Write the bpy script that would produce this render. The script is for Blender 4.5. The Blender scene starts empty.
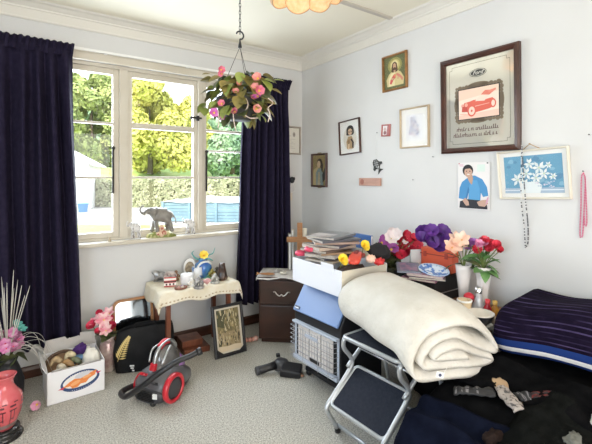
import bpy, bmesh, math, random
from mathutils import Vector, Matrix, Euler, noise
random.seed(7)
PI = math.pi
scene = bpy.context.scene
COL = scene.collection

# ------------------------------------------------------------------ camera
F, CX, HY, EYE = 393.5, 296.0, 177.0, 1.42          # focal length and horizon row, in pixels of 592x444
YAW = math.radians(35.14)
FW = Vector((math.sin(YAW), math.cos(YAW), 0)); RT = Vector((math.cos(YAW), -math.sin(YAW), 0))
cam_d = bpy.data.cameras.new('camera'); cam = bpy.data.objects.new('camera', cam_d); COL.objects.link(cam)
cam.location = (0, 0, EYE); cam.rotation_euler = (PI/2, 0, -YAW)
cam_d.sensor_fit = 'HORIZONTAL'; cam_d.sensor_width = 36; cam_d.lens = F/592*36
cam_d.shift_y = -(222-HY)/592; cam_d.clip_start = .05; cam_d.clip_end = 300
scene.camera = cam

# ------------------------------------------------------------------ world, sun, daylight, added fill, exposure
WORLD_STRENGTH, SUN_STRENGTH, REAR_POWER, LEFT_POWER, LAMP_POWER, EXPOSURE = 2.6, 5.0, 50, 42, .6, 0.40
world = bpy.data.worlds.new('sky'); scene.world = world; world.use_nodes = True
bg = world.node_tree.nodes['Background']; bg.inputs[0].default_value = (.80, .90, 1.0, 1); bg.inputs[1].default_value = WORLD_STRENGTH
sd = bpy.data.lights.new('sun', 'SUN'); sd.energy = SUN_STRENGTH; sd.angle = .012; sd.color = (1, .94, .82)
so = bpy.data.objects.new('sun', sd); COL.objects.link(so)
so.rotation_euler = Vector((.62, .42, -.75)).to_track_quat('-Z', 'Y').to_euler()
def area(name, loc, direction, w, h, power, color):
    d = bpy.data.lights.new(name, 'AREA'); d.shape = 'RECTANGLE'; d.size = w; d.size_y = h; d.energy = power; d.color = color
    o = bpy.data.objects.new(name, d); COL.objects.link(o); o.location = loc
    o.rotation_euler = Vector(direction).to_track_quat('-Z', 'Z').to_euler(); return o
REAR_Y, LEFT_X = -1.7, -1.45
area('rear_fill_light', (.55, REAR_Y-.12, 1.22), (0, 1, 0.02), 2.5, 2.2, REAR_POWER, (1.0, .82, .62))   # warm fill light added behind the camera, shining through the added doorway
area('window_daylight', (.98, 3.62, 1.62), (0, -1, -.12), 1.9, 1.36, 62, (.80, .90, 1.0))                  # daylight of the window in view
area('left_window_daylight', (LEFT_X-.10, .2, 1.52), (1, .1, -.05), 1.7, 1.3, LEFT_POWER, (.66, .82, 1.0))                  # daylight of the window in the left wall
scene.view_settings.view_transform = 'Standard'; scene.view_settings.look = 'None'
scene.view_settings.exposure = EXPOSURE; scene.view_settings.gamma = 1; scene.view_settings.use_curve_mapping = False

# ------------------------------------------------------------------ pixels to places
WY, WX, CEIL = 3.373, 2.453, 2.66
def ray(px, py):
    return FW + RT*((px-CX)/F) + Vector((0, 0, (HY-py)/F))
def on_z(px, py, z=0):
    r = ray(px, py); return Vector((0, 0, EYE)) + r*((z-EYE)/r.z)
def on_y(px, py, y=WY):
    r = ray(px, py); return Vector((0, 0, EYE)) + r*(y/r.y)
def on_x(px, py, x=WX):
    r = ray(px, py); return Vector((0, 0, EYE)) + r*(x/r.x)
def at_d(px, py, d):
    return Vector((0, 0, EYE)) + ray(px, py)*d

# ------------------------------------------------------------------ materials
_m = {}
def M(name, col=(.8, .8, .8), rough=.55, metal=0, col2=None, scale=8, detail=4, bump=0, bscale=None, stretch=None,
      sheen=0, coat=0, spec=None, emit=None, estr=0, trans=0, alpha=1, contrast=(.35, .65), aniso=None):
    if name in _m: return _m[name]
    m = bpy.data.materials.new(name); m.use_nodes = True; nt = m.node_tree; N = nt.nodes; L = nt.links
    b = N['Principled BSDF']
    b.inputs['Base Color'].default_value = (*col, 1); b.inputs['Roughness'].default_value = rough; b.inputs['Metallic'].default_value = metal
    if sheen: b.inputs['Sheen Weight'].default_value = sheen; b.inputs['Sheen Roughness'].default_value = .4
    if coat: b.inputs['Coat Weight'].default_value = coat; b.inputs['Coat Roughness'].default_value = .08
    if spec is not None: b.inputs['Specular IOR Level'].default_value = spec
    if trans: b.inputs['Transmission Weight'].default_value = trans
    if alpha < 1: b.inputs['Alpha'].default_value = alpha
    if emit: b.inputs['Emission Color'].default_value = (*emit, 1); b.inputs['Emission Strength'].default_value = estr
    tc = mp = None
    if col2 or bump:
        tc = N.new('ShaderNodeTexCoord'); mp = N.new('ShaderNodeMapping'); L.new(tc.outputs['Object'], mp.inputs[0])
        if stretch: mp.inputs['Scale'].default_value = stretch
    if col2:
        n = N.new('ShaderNodeTexNoise'); n.inputs['Scale'].default_value = scale; n.inputs['Detail'].default_value = detail
        L.new(mp.outputs[0], n.inputs['Vector'])
        r = N.new('ShaderNodeValToRGB'); r.color_ramp.elements[0].position = contrast[0]; r.color_ramp.elements[1].position = contrast[1]
        r.color_ramp.elements[0].color = (*col, 1); r.color_ramp.elements[1].color = (*col2, 1)
        L.new(n.outputs['Fac'], r.inputs[0]); L.new(r.outputs[0], b.inputs['Base Color'])
    if bump:
        n2 = N.new('ShaderNodeTexNoise'); n2.inputs['Scale'].default_value = bscale or scale*2; n2.inputs['Detail'].default_value = 3
        L.new(mp.outputs[0], n2.inputs['Vector'])
        bp = N.new('ShaderNodeBump'); bp.inputs['Strength'].default_value = bump; bp.inputs['Distance'].default_value = .01
        L.new(n2.outputs['Fac'], bp.inputs['Height']); L.new(bp.outputs[0], b.inputs['Normal'])
    _m[name] = m; return m
def glass_mat(name, tint=(1, 1, 1), refl=.06):
    if name in _m: return _m[name]
    m = bpy.data.materials.new(name); m.use_nodes = True; nt = m.node_tree; nt.nodes.remove(nt.nodes['Principled BSDF'])
    t = nt.nodes.new('ShaderNodeBsdfTransparent'); t.inputs[0].default_value = (*tint, 1)
    g = nt.nodes.new('ShaderNodeBsdfGlossy'); g.inputs['Roughness'].default_value = .02
    x = nt.nodes.new('ShaderNodeMixShader'); lw = nt.nodes.new('ShaderNodeLayerWeight'); lw.inputs[0].default_value = .12
    pw = nt.nodes.new('ShaderNodeMath'); pw.operation = 'MULTIPLY_ADD'; pw.inputs[1].default_value = refl*3.6; pw.inputs[2].default_value = refl*.33
    nt.links.new(lw.outputs['Facing'], pw.inputs[0]); nt.links.new(pw.outputs[0], x.inputs[0]); nt.links.new(t.outputs[0], x.inputs[1]); nt.links.new(g.outputs[0], x.inputs[2])
    nt.links.new(x.outputs[0], nt.nodes['Material Output'].inputs[0]); _m[name] = m; return m

# ------------------------------------------------------------------ mesh building
def rotm(e): return Euler(e).to_matrix() if e is not None else Matrix.Identity(3)
class MB:
    def __init__(s): s.v = []; s.f = []; s.mi = []; s.sm = []
    def add(s, vs, fs, mi=0, smooth=False):
        o = len(s.v); s.v += [Vector(p) for p in vs]
        for f in fs: s.f.append([i+o for i in f]); s.mi.append(mi); s.sm.append(smooth)
        return s
    def box(s, c, size, rot=None, mi=0):
        R = rotm(rot); c = Vector(c); x, y, z = (a/2 for a in size)
        vs = [c+R@Vector(p) for p in ((-x,-y,-z),(x,-y,-z),(x,y,-z),(-x,y,-z),(-x,-y,z),(x,-y,z),(x,y,z),(-x,y,z))]
        return s.add(vs, [(0,3,2,1),(4,5,6,7),(0,1,5,4),(1,2,6,5),(2,3,7,6),(3,0,4,7)], mi)
    def span(s, a, b, mi=0):
        return s.box([(p+q)/2 for p, q in zip(a, b)], [abs(q-p) for p, q in zip(a, b)], None, mi)
    def tube(s, pts, r, seg=8, mi=0, closed=False, caps=True, flat=1.0):
        pts = [Vector(p) for p in pts]; n = len(pts); rs = r if isinstance(r, (list, tuple)) else [r]*n
        vs = []; up = None
        for i, p in enumerate(pts):
            a = pts[i-1] if (i > 0 or closed) else p; b = pts[(i+1) % n] if (i < n-1 or closed) else p
            t = (b-a).normalized() if (b-a).length > 1e-9 else Vector((0, 0, 1))
            if up is None: up = t.orthogonal().normalized()
            up = (up - t*up.dot(t)); up = up.normalized() if up.length > 1e-6 else t.orthogonal().normalized()
            w = t.cross(up)
            for k in range(seg):
                an = 2*PI*k/seg; vs.append(p + up*math.cos(an)*rs[i] + w*math.sin(an)*rs[i]*flat)
        fs = []
        for i in range(n if closed else n-1):
            j = (i+1) % n
            for k in range(seg): fs.append((i*seg+k, i*seg+(k+1) % seg, j*seg+(k+1) % seg, j*seg+k))
        s.add(vs, fs, mi, True)
        if caps and not closed:
            o = len(s.v)-len(vs); s.f.append([o+k for k in range(seg)][::-1]); s.mi.append(mi); s.sm.append(False)
            s.f.append([o+(n-1)*seg+k for k in range(seg)]); s.mi.append(mi); s.sm.append(False)
        return s
    def lathe(s, prof, seg=20, c=(0, 0, 0), rot=None, mi=0, smooth=True, lob=0, lobn=8, sx=1, sy=1):
        R = rotm(rot); c = Vector(c); vs = []
        for (r, z) in prof:
            for k in range(seg):
                a = 2*PI*k/seg; rr = max(r, 1e-4)*(1+lob*math.cos(lobn*a))
                vs.append(c+R@Vector((rr*math.cos(a)*sx, rr*math.sin(a)*sy, z)))
        fs = [(i*seg+k, i*seg+(k+1) % seg, (i+1)*seg+(k+1) % seg, (i+1)*seg+k) for i in range(len(prof)-1) for k in range(seg)]
        return s.add(vs, fs, mi, smooth)
    def ball(s, c, r, seg=12, rings=8, rot=None, mi=0):
        if not isinstance(r, (list, tuple)): r = (r, r, r)
        R = rotm(rot); c = Vector(c); vs = []
        for i in range(rings+1):
            th = PI*i/rings
            for k in range(seg):
                a = 2*PI*k/seg; vs.append(c+R@Vector((r[0]*math.sin(th)*math.cos(a), r[1]*math.sin(th)*math.sin(a), r[2]*math.cos(th))))
        fs = [(i*seg+k, (i+1)*seg+k, (i+1)*seg+(k+1) % seg, i*seg+(k+1) % seg) for i in range(rings) for k in range(seg)]
        return s.add(vs, fs, mi, True)
    def prism(s, poly, y0, y1, mi=0, T=None, smooth=False):      # outline in local XZ, extruded along Y
        n = len(poly); vs = [Vector((p[0], y0, p[1])) for p in poly]+[Vector((p[0], y1, p[1])) for p in poly]
        if T is not None: vs = [T@v for v in vs]
        s.add(vs, [list(range(n)), list(range(2*n-1, n-1, -1))], mi)
        o = len(s.v)-2*n
        for k in range(n): s.f.append([o+k, o+n+k, o+n+(k+1) % n, o+(k+1) % n]); s.mi.append(mi); s.sm.append(smooth)
        return s
    def grid(s, fn, nu, nv, mi=0, smooth=True):
        vs = [fn(i/nu, j/nv) for i in range(nu+1) for j in range(nv+1)]
        fs = [(i*(nv+1)+j, (i+1)*(nv+1)+j, (i+1)*(nv+1)+j+1, i*(nv+1)+j+1) for i in range(nu) for j in range(nv)]
        return s.add(vs, fs, mi, smooth)
    def loft(s, secs, seg=20, mi=0, p=2.6, caps=True):            # secs: (y, cx, halfwidth, z0, z1), superellipse sections along Y
        vs = []
        for (y, cx, hw, z0, z1) in secs:
            for k in range(seg):
                a = 2*PI*k/seg; ca, sa = math.cos(a), math.sin(a)
                vs.append(Vector((cx+hw*math.copysign(abs(ca)**(2/p), ca), y, (z0+z1)/2+(z1-z0)/2*math.copysign(abs(sa)**(2/p), sa))))
        n = len(secs)
        s.add(vs, [(i*seg+k, i*seg+(k+1) % seg, (i+1)*seg+(k+1) % seg, (i+1)*seg+k) for i in range(n-1) for k in range(seg)], mi, True)
        if caps:
            o = len(s.v)-len(vs)
            s.f.append([o+k for k in range(seg)]); s.mi.append(mi); s.sm.append(False)
            s.f.append([o+(n-1)*seg+k for k in range(seg)][::-1]); s.mi.append(mi); s.sm.append(False)
        return s
    def build(s, name, mats, parent=None, loc=(0, 0, 0), rot=(0, 0, 0), bevel=0, solid=0, sub=0, recalc=True):
        me = bpy.data.meshes.new(name); me.from_pydata(s.v, [], s.f)
        mats = mats if isinstance(mats, (list, tuple)) else [mats]
        for m in mats: me.materials.append(m)
        me.polygons.foreach_set('material_index', s.mi); me.polygons.foreach_set('use_smooth', s.sm)
        if recalc:
            bm = bmesh.new(); bm.from_mesh(me); bmesh.ops.recalc_face_normals(bm, faces=bm.faces); bm.to_mesh(me); bm.free()
        me.update()
        o = bpy.data.objects.new(name, me); COL.objects.link(o); o.location = loc; o.rotation_euler = rot
        if parent: o.parent = parent
        if bevel:
            d = o.modifiers.new('bevel', 'BEVEL'); d.width = bevel; d.segments = 2; d.limit_method = 'ANGLE'; d.angle_limit = .7
        if solid:
            d = o.modifiers.new('thickness', 'SOLIDIFY'); d.thickness = solid; d.offset = 0
        if sub:
            d = o.modifiers.new('smooth', 'SUBSURF'); d.levels = sub; d.render_levels = sub
        return o
def tag(o, label=None, cat=None, group=None, kind=None):
    if label: o['label'] = label
    if cat: o['category'] = cat
    if group: o['group'] = group
    if kind: o['kind'] = kind
    return o
def thing(name, label, cat, loc=(0, 0, 0), rz=0, group=None, kind=None, rot=None):
    o = bpy.data.objects.new(name, None); COL.objects.link(o); o.empty_display_size = .05
    o.location = loc; o.rotation_euler = rot if rot else (0, 0, rz)
    return tag(o, label, cat, group, kind)
def struct(o): o['kind'] = 'structure'; return o
def clone(o, parent=None, loc=None, rot=None, scale=None):
    c = o.copy(); COL.objects.link(c)
    if parent is not None: c.parent = parent
    if loc is not None: c.location = loc
    if rot is not None: c.rotation_euler = rot
    if scale is not None: c.scale = (scale,)*3 if not isinstance(scale, (tuple, list)) else scale
    return c
def inst(name, me, parent, loc=(0, 0, 0), rot=(0, 0, 0), scale=1, mat=None):   # another part that shares mesh data
    o = bpy.data.objects.new(name, me); COL.objects.link(o); o.parent = parent; o.location = loc; o.rotation_euler = rot
    o.scale = (scale,)*3 if not isinstance(scale, (tuple, list)) else scale
    if mat is not None:
        o.material_slots[0].link = 'OBJECT'; o.material_slots[0].material = mat
    return o
def mesh_of(mb, name, mats):
    o = mb.build(name, mats); me = o.data; bpy.data.objects.remove(o); return me
def skin(name, pts, edges, mat, parent=None, sub=2, loc=(0, 0, 0), rot=(0, 0, 0), root=0):    # pts: (x,y,z,r)
    me = bpy.data.meshes.new(name); me.from_pydata([p[:3] for p in pts], edges, []); me.materials.append(mat)
    o = bpy.data.objects.new(name, me); COL.objects.link(o); o.parent = parent; o.location = loc; o.rotation_euler = rot
    md = o.modifiers.new('skin', 'SKIN'); md.use_smooth_shade = True
    for i, p in enumerate(pts):
        sv = me.skin_vertices[0].data[i]; r = p[3]; sv.radius = r if isinstance(r, tuple) else (r, r); sv.use_root = (i == root)
    s = o.modifiers.new('smooth', 'SUBSURF'); s.levels = sub; s.render_levels = sub
    return o
def spline(pts, n=8):                                              # Catmull-Rom through points
    pts = [Vector(p) for p in pts]; P = [pts[0]*2-pts[1]]+pts+[pts[-1]*2-pts[-2]]; out = []
    for i in range(1, len(P)-2):
        for k in range(n):
            t = k/n; a, b, c, d = P[i-1], P[i], P[i+1], P[i+2]
            out.append(.5*((2*b)+(c-a)*t+(2*a-5*b+4*c-d)*t*t+(3*b-a-3*c+d)*t**3))
    out.append(pts[-1]); return out
def circ(cx, cz, rx, rz=None, n=16, a0=0, a1=2*PI):
    rz = rz or rx; m = n if abs(a1-a0-2*PI) < 1e-6 else n+1
    return [(cx+rx*math.cos(a0+(a1-a0)*k/n), cz+rz*math.sin(a0+(a1-a0)*k/n)) for k in range(m)]
def text_mesh(name, body, size, mat, parent, loc, rot=(PI/2, 0, 0), shear=0, extrude=.0004):
    cu = bpy.data.curves.new(name, 'FONT'); cu.body = body; cu.size = size; cu.align_x = 'CENTER'; cu.align_y = 'CENTER'; cu.shear = shear; cu.extrude = extrude
    t = bpy.data.objects.new(name, cu); COL.objects.link(t)
    me = bpy.data.meshes.new_from_object(t.evaluated_get(bpy.context.evaluated_depsgraph_get())); bpy.data.objects.remove(t)
    me.materials.clear(); me.materials.append(mat); o = bpy.data.objects.new(name, me); COL.objects.link(o); o.parent = parent
    o.location = loc; o.rotation_euler = rot; return o

_pc = {}
def paint(c, rough=.6, coat=0):                                    # a plain printing ink
    k = (tuple(round(x, 3) for x in c), rough, coat)
    if k not in _pc: _pc[k] = M('ink_%02d' % len(_pc), c, rough, coat=coat)
    return _pc[k]
def print_sheet(name, w, h, base, shapes, parent, y=0, rough=.6, solidbase=.001):
    """flat print: base sheet and layered ink shapes; shapes = (colour, [(u,v)...]) in 0..1; faces -Y"""
    mats = [paint(base, rough)]; mb = MB(); mb.span((-w/2, y, -h/2), (w/2, y+solidbase, h/2), 0)
    for i, (c, poly) in enumerate(shapes):
        m = paint(c, rough)
        if m not in mats: mats.append(m)
        yy = y-min(.00025, .007/max(1, len(shapes)))*(i+1)
        mb.add([((u-.5)*w, yy, (v-.5)*h) for u, v in poly], [list(range(len(poly)))], mats.index(m))
    return mb.build(name, mats, parent, recalc=False)
def frame_bars(w, h, fw, y0, y1, prof=.35):                       # four mitred bars round w x h outer size
    mb = MB(); o = [(-w/2, -h/2), (w/2, -h/2), (w/2, h/2), (-w/2, h/2)]
    def ring(ins, y): return [(x-math.copysign(ins, x), y, z-math.copysign(ins, z)) for x, z in o]
    rings = [ring(0, y1), ring(0, y0+.3*(y1-y0)), ring(fw*prof, y0), ring(fw*.8, y0+.1*(y1-y0)), ring(fw, y0+.45*(y1-y0)), ring(fw, y1)]
    vs = [p for r in rings for p in r]; fs = []
    n = len(rings)
    for i in range(n):
        j = (i+1) % n
        for k in range(4): fs.append((i*4+k, i*4+(k+1) % 4, j*4+(k+1) % 4, j*4+k))
    return mb.add(vs, fs)
# ------------------------------------------------------------------ shared materials
m_wall = M('wall_paint', (.625, .62, .61), .75, col2=(.645, .64, .63), scale=3, bump=.04, bscale=120)
m_ceil = M('ceiling_paint', (.80, .755, .63), .85, col2=(.78, .735, .61), scale=2)
m_trim = M('trim_paint', (.70, .67, .61), .45)
m_joinery = M('joinery_paint', (.60, .55, .46), .4, col2=(.55, .495, .40), scale=5)
m_skirt = M('varnished_rimu', (.085, .030, .016), .35, col2=(.05, .018, .010), scale=6, stretch=(1, 6, 6))
m_carpet = M('carpet', (.30, .282, .235), .95, col2=(.74, .71, .64), scale=120, detail=6, bump=.9, bscale=170, contrast=(.32, .66))
m_black = M('black_plastic', (.012, .012, .014), .4)
m_blackmat = M('black_matt', (.012, .012, .013), .8)
m_chrome = M('chrome', (.75, .75, .76), .18, 1)
m_steel = M('grey_steel', (.55, .56, .57), .35, 1)
m_white = M('white_gloss', (.82, .82, .80), .3)
m_paper = M('white_paper', (.80, .80, .78), .7)
m_wood = M('red_wood', (.20, .062, .028), .4, col2=(.12, .035, .016), scale=5, stretch=(6, 6, 1))
m_darkwood = M('dark_wood', (.055, .020, .011), .32, col2=(.022, .009, .006), scale=4, stretch=(1, 1, 7))
m_oak = M('honey_wood', (.42, .20, .075), .42, col2=(.33, .145, .05), scale=5, stretch=(1, 1, 8))
m_pane = glass_mat('window_glass')
m_leaf = M('leaf_green', (.10, .16, .035), .5, col2=(.19, .24, .06), scale=12)

# ------------------------------------------------------------------ room shell
WT = .15
WX0, WX1, WZ0, WZ1 = .03, 1.98, .915, 2.315
struct(MB().span((LEFT_X-.2, REAR_Y-.2, -.12), (WX+.2, WY+WT, 0)).build('floor', m_carpet))
struct(MB().span((LEFT_X-.2, REAR_Y-.2, CEIL), (WX+.2, WY+.75, CEIL+.12)).build('ceiling', m_ceil))
w = MB()
w.span((LEFT_X-.15, WY, 0), (WX0, WY+WT, CEIL)); w.span((WX1, WY, 0), (WX+.15, WY+WT, CEIL))
w.span((WX0, WY, 0), (WX1, WY+WT, WZ0)); w.span((WX0, WY, WZ1), (WX1, WY+WT, CEIL))
struct(w.build('wall_window', m_wall))
struct(MB().span((WX, REAR_Y-.15, 0), (WX+.15, WY+WT, CEIL)).build('wall_right', m_wall))
w = MB(); LX = LEFT_X-.15
w.span((LX, REAR_Y-.15, 0), (LEFT_X, -.7, CEIL)); w.span((LX, 1.1, 0), (LEFT_X, WY, CEIL)); w.span((LX, -.7, 0), (LEFT_X, 1.1, .85)); w.span((LX, -.7, 2.2), (LEFT_X, 1.1, CEIL))
struct(w.build('wall_left', m_wall))
w2 = thing('window_2', 'cream painted timber window in the left wall', None, (0, 0, 0), kind='structure')
d = MB()
for y in (-.7, .17, 1.04): d.span((LX+.06, y, .85), (LX+.11, y+.06, 2.2))
d.span((LX+.06, -.64, .85), (LX+.11, 1.04, .91)); d.span((LX+.06, -.64, 2.14), (LX+.11, 1.04, 2.2)); d.build('frame', M('joinery_left', (.60, .55, .46), .4), w2)
MB().span((LX+.06, -.72, .82), (LEFT_X+.04, 1.12, .85)).build('sill', M('joinery_left'), w2)
w = MB(); w.span((LEFT_X, REAR_Y-.15, 0), (-.75, REAR_Y, CEIL)); w.span((1.85, REAR_Y-.15, 0), (WX, REAR_Y, CEIL)); w.span((-.75, REAR_Y-.15, 2.35), (1.85, REAR_Y, CEIL))
struct(w.build('wall_rear', m_wall))
# skirting boards
struct(MB().prism([(0, 0), (-.02, 0), (-.02, .055), (-.012, .075), (0, .08)], LEFT_X, WX, T=Matrix(((0, 1, 0, 0), (1, 0, 0, WY), (0, 0, 1, 0), (0, 0, 0, 1)))).build('baseboard_window', m_skirt))
struct(MB().prism([(0, 0), (-.02, 0), (-.02, .055), (-.012, .075), (0, .08)], REAR_Y, WY, T=Matrix.Translation((WX, 0, 0))).build('baseboard_right', m_skirt))
# frieze board and cove cornice
cprof = [(0, 2.535), (-.012, 2.535), (-.014, 2.545), (-.010, 2.55), (-.010, 2.608), (-.018, 2.612), (-.020, 2.622), (-.030, 2.628), (-.052, 2.645), (-.075, 2.65), (-.085, CEIL), (0, CEIL)]
struct(MB().prism(cprof, LEFT_X, WX, T=Matrix(((0, 1, 0, 0), (1, 0, 0, WY), (0, 0, 1, 0), (0, 0, 0, 1)))).build('trim_1', m_trim))
c2 = MB().prism(cprof, REAR_Y, WY, T=Matrix.Translation((WX, 0, 0))).build('trim_2', m_trim); struct(c2)
# embossed lozenges along the frieze of the right wall
lz = MB(); lz.prism([(-.022, 0), (0, -.018), (.022, 0), (0, .018)], 0, .004); lzm = mesh_of(lz, 'frieze_motif', m_trim)
for k in range(34):
    inst('frieze_motif', lzm, c2, (WX-.012, .75+k*.075, 2.578), (0, 0, -PI/2))
struct(MB().prism([(-.025, 0), (.025, 0), (.018, -.008), (-.018, -.008)], LEFT_X, WX-.07, T=Matrix(((0, 1, 0, 0), (1, 0, 0, 2.087), (0, 0, 1, CEIL), (0, 0, 0, 1)))).build('trim_3', M('batten_paint', (.50, .46, .40), .7)))

# ------------------------------------------------------------------ window
win = thing('window_1', 'painted timber window of three lights with glazing bars above the sill', None, (0, 0, 0), kind='structure')
YF = WY+.035                                                       # inner face of the fixed frame
MUL = [(.648, .738), (1.305, 1.372)]
fr = MB()
fr.span((WX0, YF, WZ0), (WX0+.045, YF+.09, WZ1)); fr.span((WX1-.045, YF, WZ0), (WX1, YF+.09, WZ1)); fr.span((WX0, YF, WZ1-.03), (WX1, YF+.09, WZ1)); fr.span((WX0, YF, WZ0), (WX1, YF+.09, WZ0+.02))
fr.build('frame', m_joinery, win, bevel=.004)
for a, b in MUL: MB().span((a+.012, YF-.012, WZ0+.02), (b-.012, YF+.09, WZ1-.03)).build('mullion', m_joinery, win, bevel=.005)
def sash(x0, x1, z0, z1, bars, sw=.045, rail=.045):
    s = MB(); ya, yb = YF+.012, YF+.06
    s.span((x0, ya, z0), (x0+sw, yb, z1)); s.span((x1-sw, ya, z0), (x1, yb, z1)); s.span((x0+sw, ya, z0), (x1-sw, yb, z0+rail)); s.span((x0+sw, ya, z1-rail), (x1-sw, yb, z1))
    so_ = s.build('sash', m_joinery, win, bevel=.004)
    zs = [z0+rail]+[b[0] for b in bars]+[z1-rail]
    for z, t in bars: MB().span((x0+sw, ya+.004, z-t/2), (x1-sw, yb-.006, z+t/2)).build('glazing_bar', m_joinery, so_, bevel=.003)
    for i in range(len(zs)-1):
        MB().span((x0+sw, ya+.024, zs[i]), (x1-sw, ya+.027, zs[i+1])).build('pane', m_pane, so_)
ZB, ZT = WZ0+.02, WZ1-.03
sash(WX0+.045, MUL[0][0]+.012, ZB, ZT, [(1.415, .018), (1.848, .018)])
sash(MUL[0][1]-.012, MUL[1][0]+.012, ZB, ZT, [(1.415, .02), (1.845, .046)], .035)
sash(MUL[1][1]-.012, WX1-.045, ZB, ZT, [(1.415, .018), (1.66, .016), (1.848, .022)])
MB().span((WX0-.07, WY-.055, WZ0-.03), (WX1+.07, YF+.01, WZ0)).build('sill', m_joinery, win, bevel=.006)
ar = MB(); ar.span((WX0-.09, WY-.02, WZ1-.005), (WX1+.09, WY, WZ1+.062)); ar.span((WX0-.09, WY-.026, WZ1+.05), (WX1+.09, WY, WZ1+.075))
ar.span((WX0-.09, WY-.02, WZ0), (WX0, WY, WZ1-.005)); ar.span((WX1, WY-.02, WZ0), (WX1+.09, WY, WZ1-.005)); ar.build('architrave', m_joinery, win, bevel=.004)
m_iron = M('black_iron', (.03, .028, .025), .45, .6)
for x in (.612, 1.395):                                            # hanging casement stays and their pivots
    st = MB(); st.span((x-.008, YF-.014, 1.29), (x+.008, YF-.008, 1.64))
    for k in range(9): st.lathe([(.0001, -.004), (.006, -.004), (.006, .004), (.0001, .004)], 8, (x, YF-.016, 1.31+k*.036), (PI/2, 0, 0))
    st.ball((x, YF-.02, 1.65), .016, 10, 6); st.build('casement_stay', m_iron, win)
lt = MB(); lt.span((1.255, YF-.025, 1.94), (1.345, YF-.013, 1.956)); lt.ball((1.25, YF-.02, 1.948), .014, 8, 6); lt.span((1.30, YF-.02, 1.925), (1.325, YF, 1.97)); lt.build('latch', m_iron, win)
# unseen door frame added behind the camera round the fill light
dr = thing('added_door', 'unseen double door frame added behind the camera for the fill light', None, (0, 0, 0), kind='structure')
d = MB()
for x in (-.75, .5, .58, 1.78): d.span((x, REAR_Y-.09, 0), (x+.07, REAR_Y-.04, 2.35))
d.span((-.68, REAR_Y-.09, 2.27), (1.78, REAR_Y-.04, 2.35)); d.span((-.68, REAR_Y-.09, 0), (1.78, REAR_Y-.04, .1)); d.build('door_frame', m_joinery, dr)

# ------------------------------------------------------------------ garden outside
GZ = -.5
m_conc = M('concrete', (.36, .35, .33), .9, col2=(.30, .29, .28), scale=2)
m_lawn = M('lawn', (.40, .46, .07), .9, col2=(.62, .56, .10), scale=1.2, bump=.4, bscale=30)
m_lawn2 = M('hill_lawn', (.26, .40, .10), .9, col2=(.42, .50, .16), scale=.6)
tag(MB().span((-40, 4.2, GZ-.1), (60, 31, GZ)).build('yard', m_conc), 'pale concrete yard outside the window', 'yard', kind='structure')
def hill(u, v):
    x = -60+u*140; y = 29+v*75; t = min(1, max(0, (y-30)/14)); t = t*t*(3-2*t)
    return (x, y, GZ+.02+2.9*t+.12*noise.noise((x*.1, y*.1, 0)))
tag(MB().grid(hill, 30, 20).build('hill', m_lawn2), 'rising green lawn beyond the hedge', 'lawn', kind='structure')
mb = MB(); pa, pb, pc, pd = (at_d(px, 0, dd).xy for px, dd in ((20, 13.2), (175, 13.6), (178, 15.4), (20, 15.8)))
mb.add([(p.x, p.y, GZ+.03) for p in (pa, pb, pc, pd)]+[(p.x, p.y, GZ-.02) for p in (pa, pb, pc, pd)], [(0, 1, 2, 3), (4, 5, 6, 7), (0, 1, 5, 4), (1, 2, 6, 5), (2, 3, 7, 6), (3, 0, 4, 7)])
tag(mb.build('lawn_strip', m_lawn), 'strip of bright yellow-green grass in the yard', 'lawn', kind='structure')

def leaf_cloud(n, fn, size, seed):
    r = random.Random(seed); mb = MB(); vs = []; fs = []
    for i in range(n):
        p, nrm = fn(r); s = size*r.uniform(.6, 1.35)
        a = (nrm+Vector((r.uniform(-1, 1), r.uniform(-1, 1), r.uniform(-.6, 1)))*.9).normalized(); t = a.orthogonal().normalized(); b = a.cross(t)
        an = r.uniform(0, 6.28); e1 = t*math.cos(an)+b*math.sin(an); e2 = a.cross(e1)
        o = len(vs); vs += [p-e1*s, p+e2*s*.55+a*s*.15, p+e1*s, p-e2*s*.55+a*s*.15]; fs += [(o, o+1, o+2), (o, o+2, o+3)]
    mb.add(vs, fs); return mb
def tree(px, d, top, width, mat, label, seed, base=2.1, n=5200):
    p = at_d(px, 177, d); p.z = base; r = random.Random(seed)
    h = top-base
    t = thing('tree', label, 'tree', p, group='trees on the hill')
    lobes = []
    for k in range(30):
        a = r.uniform(0, 6.28); q = k/30; zz = h*(.11+.81*q); rad = width*.5*math.sin(min(1, .25+.9*(1-q))*PI*.55)*r.uniform(.35, .85)
        lobes.append((Vector((math.cos(a)*rad, math.sin(a)*rad, zz)), r.uniform(.16, .26)*width*(1.05-.5*q)))
    def fn(rr):
        c, R = rr.choice(lobes); v = Vector((rr.gauss(0, 1), rr.gauss(0, 1), rr.gauss(0, 1))).normalized()
        return c+v*R*rr.uniform(.75, 1.02), v
    leaf_cloud(int(n*2.3), fn, .0065*d, seed).build('foliage', mat, t, recalc=False)
    MB().tube([(0, 0, -.4), (.1, 0, h*.25), (-.05, .1, h*.5), (0, 0, h*.62)], [.28, .2, .13, .05], 8).build('trunk', M('bark', (.10, .075, .05), .9), t)
fol1 = M('foliage_mid', (.24, .31, .09), .7, col2=(.44, .48, .17), scale=.7)
fol2 = M('foliage_gold', (.46, .47, .09), .7, col2=(.66, .62, .16), scale=.6)
fol3 = M('foliage_blue', (.16, .28, .15), .7, col2=(.30, .42, .24), scale=.8)
def tz(py, d): return EYE+(HY-py)/F*d
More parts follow.
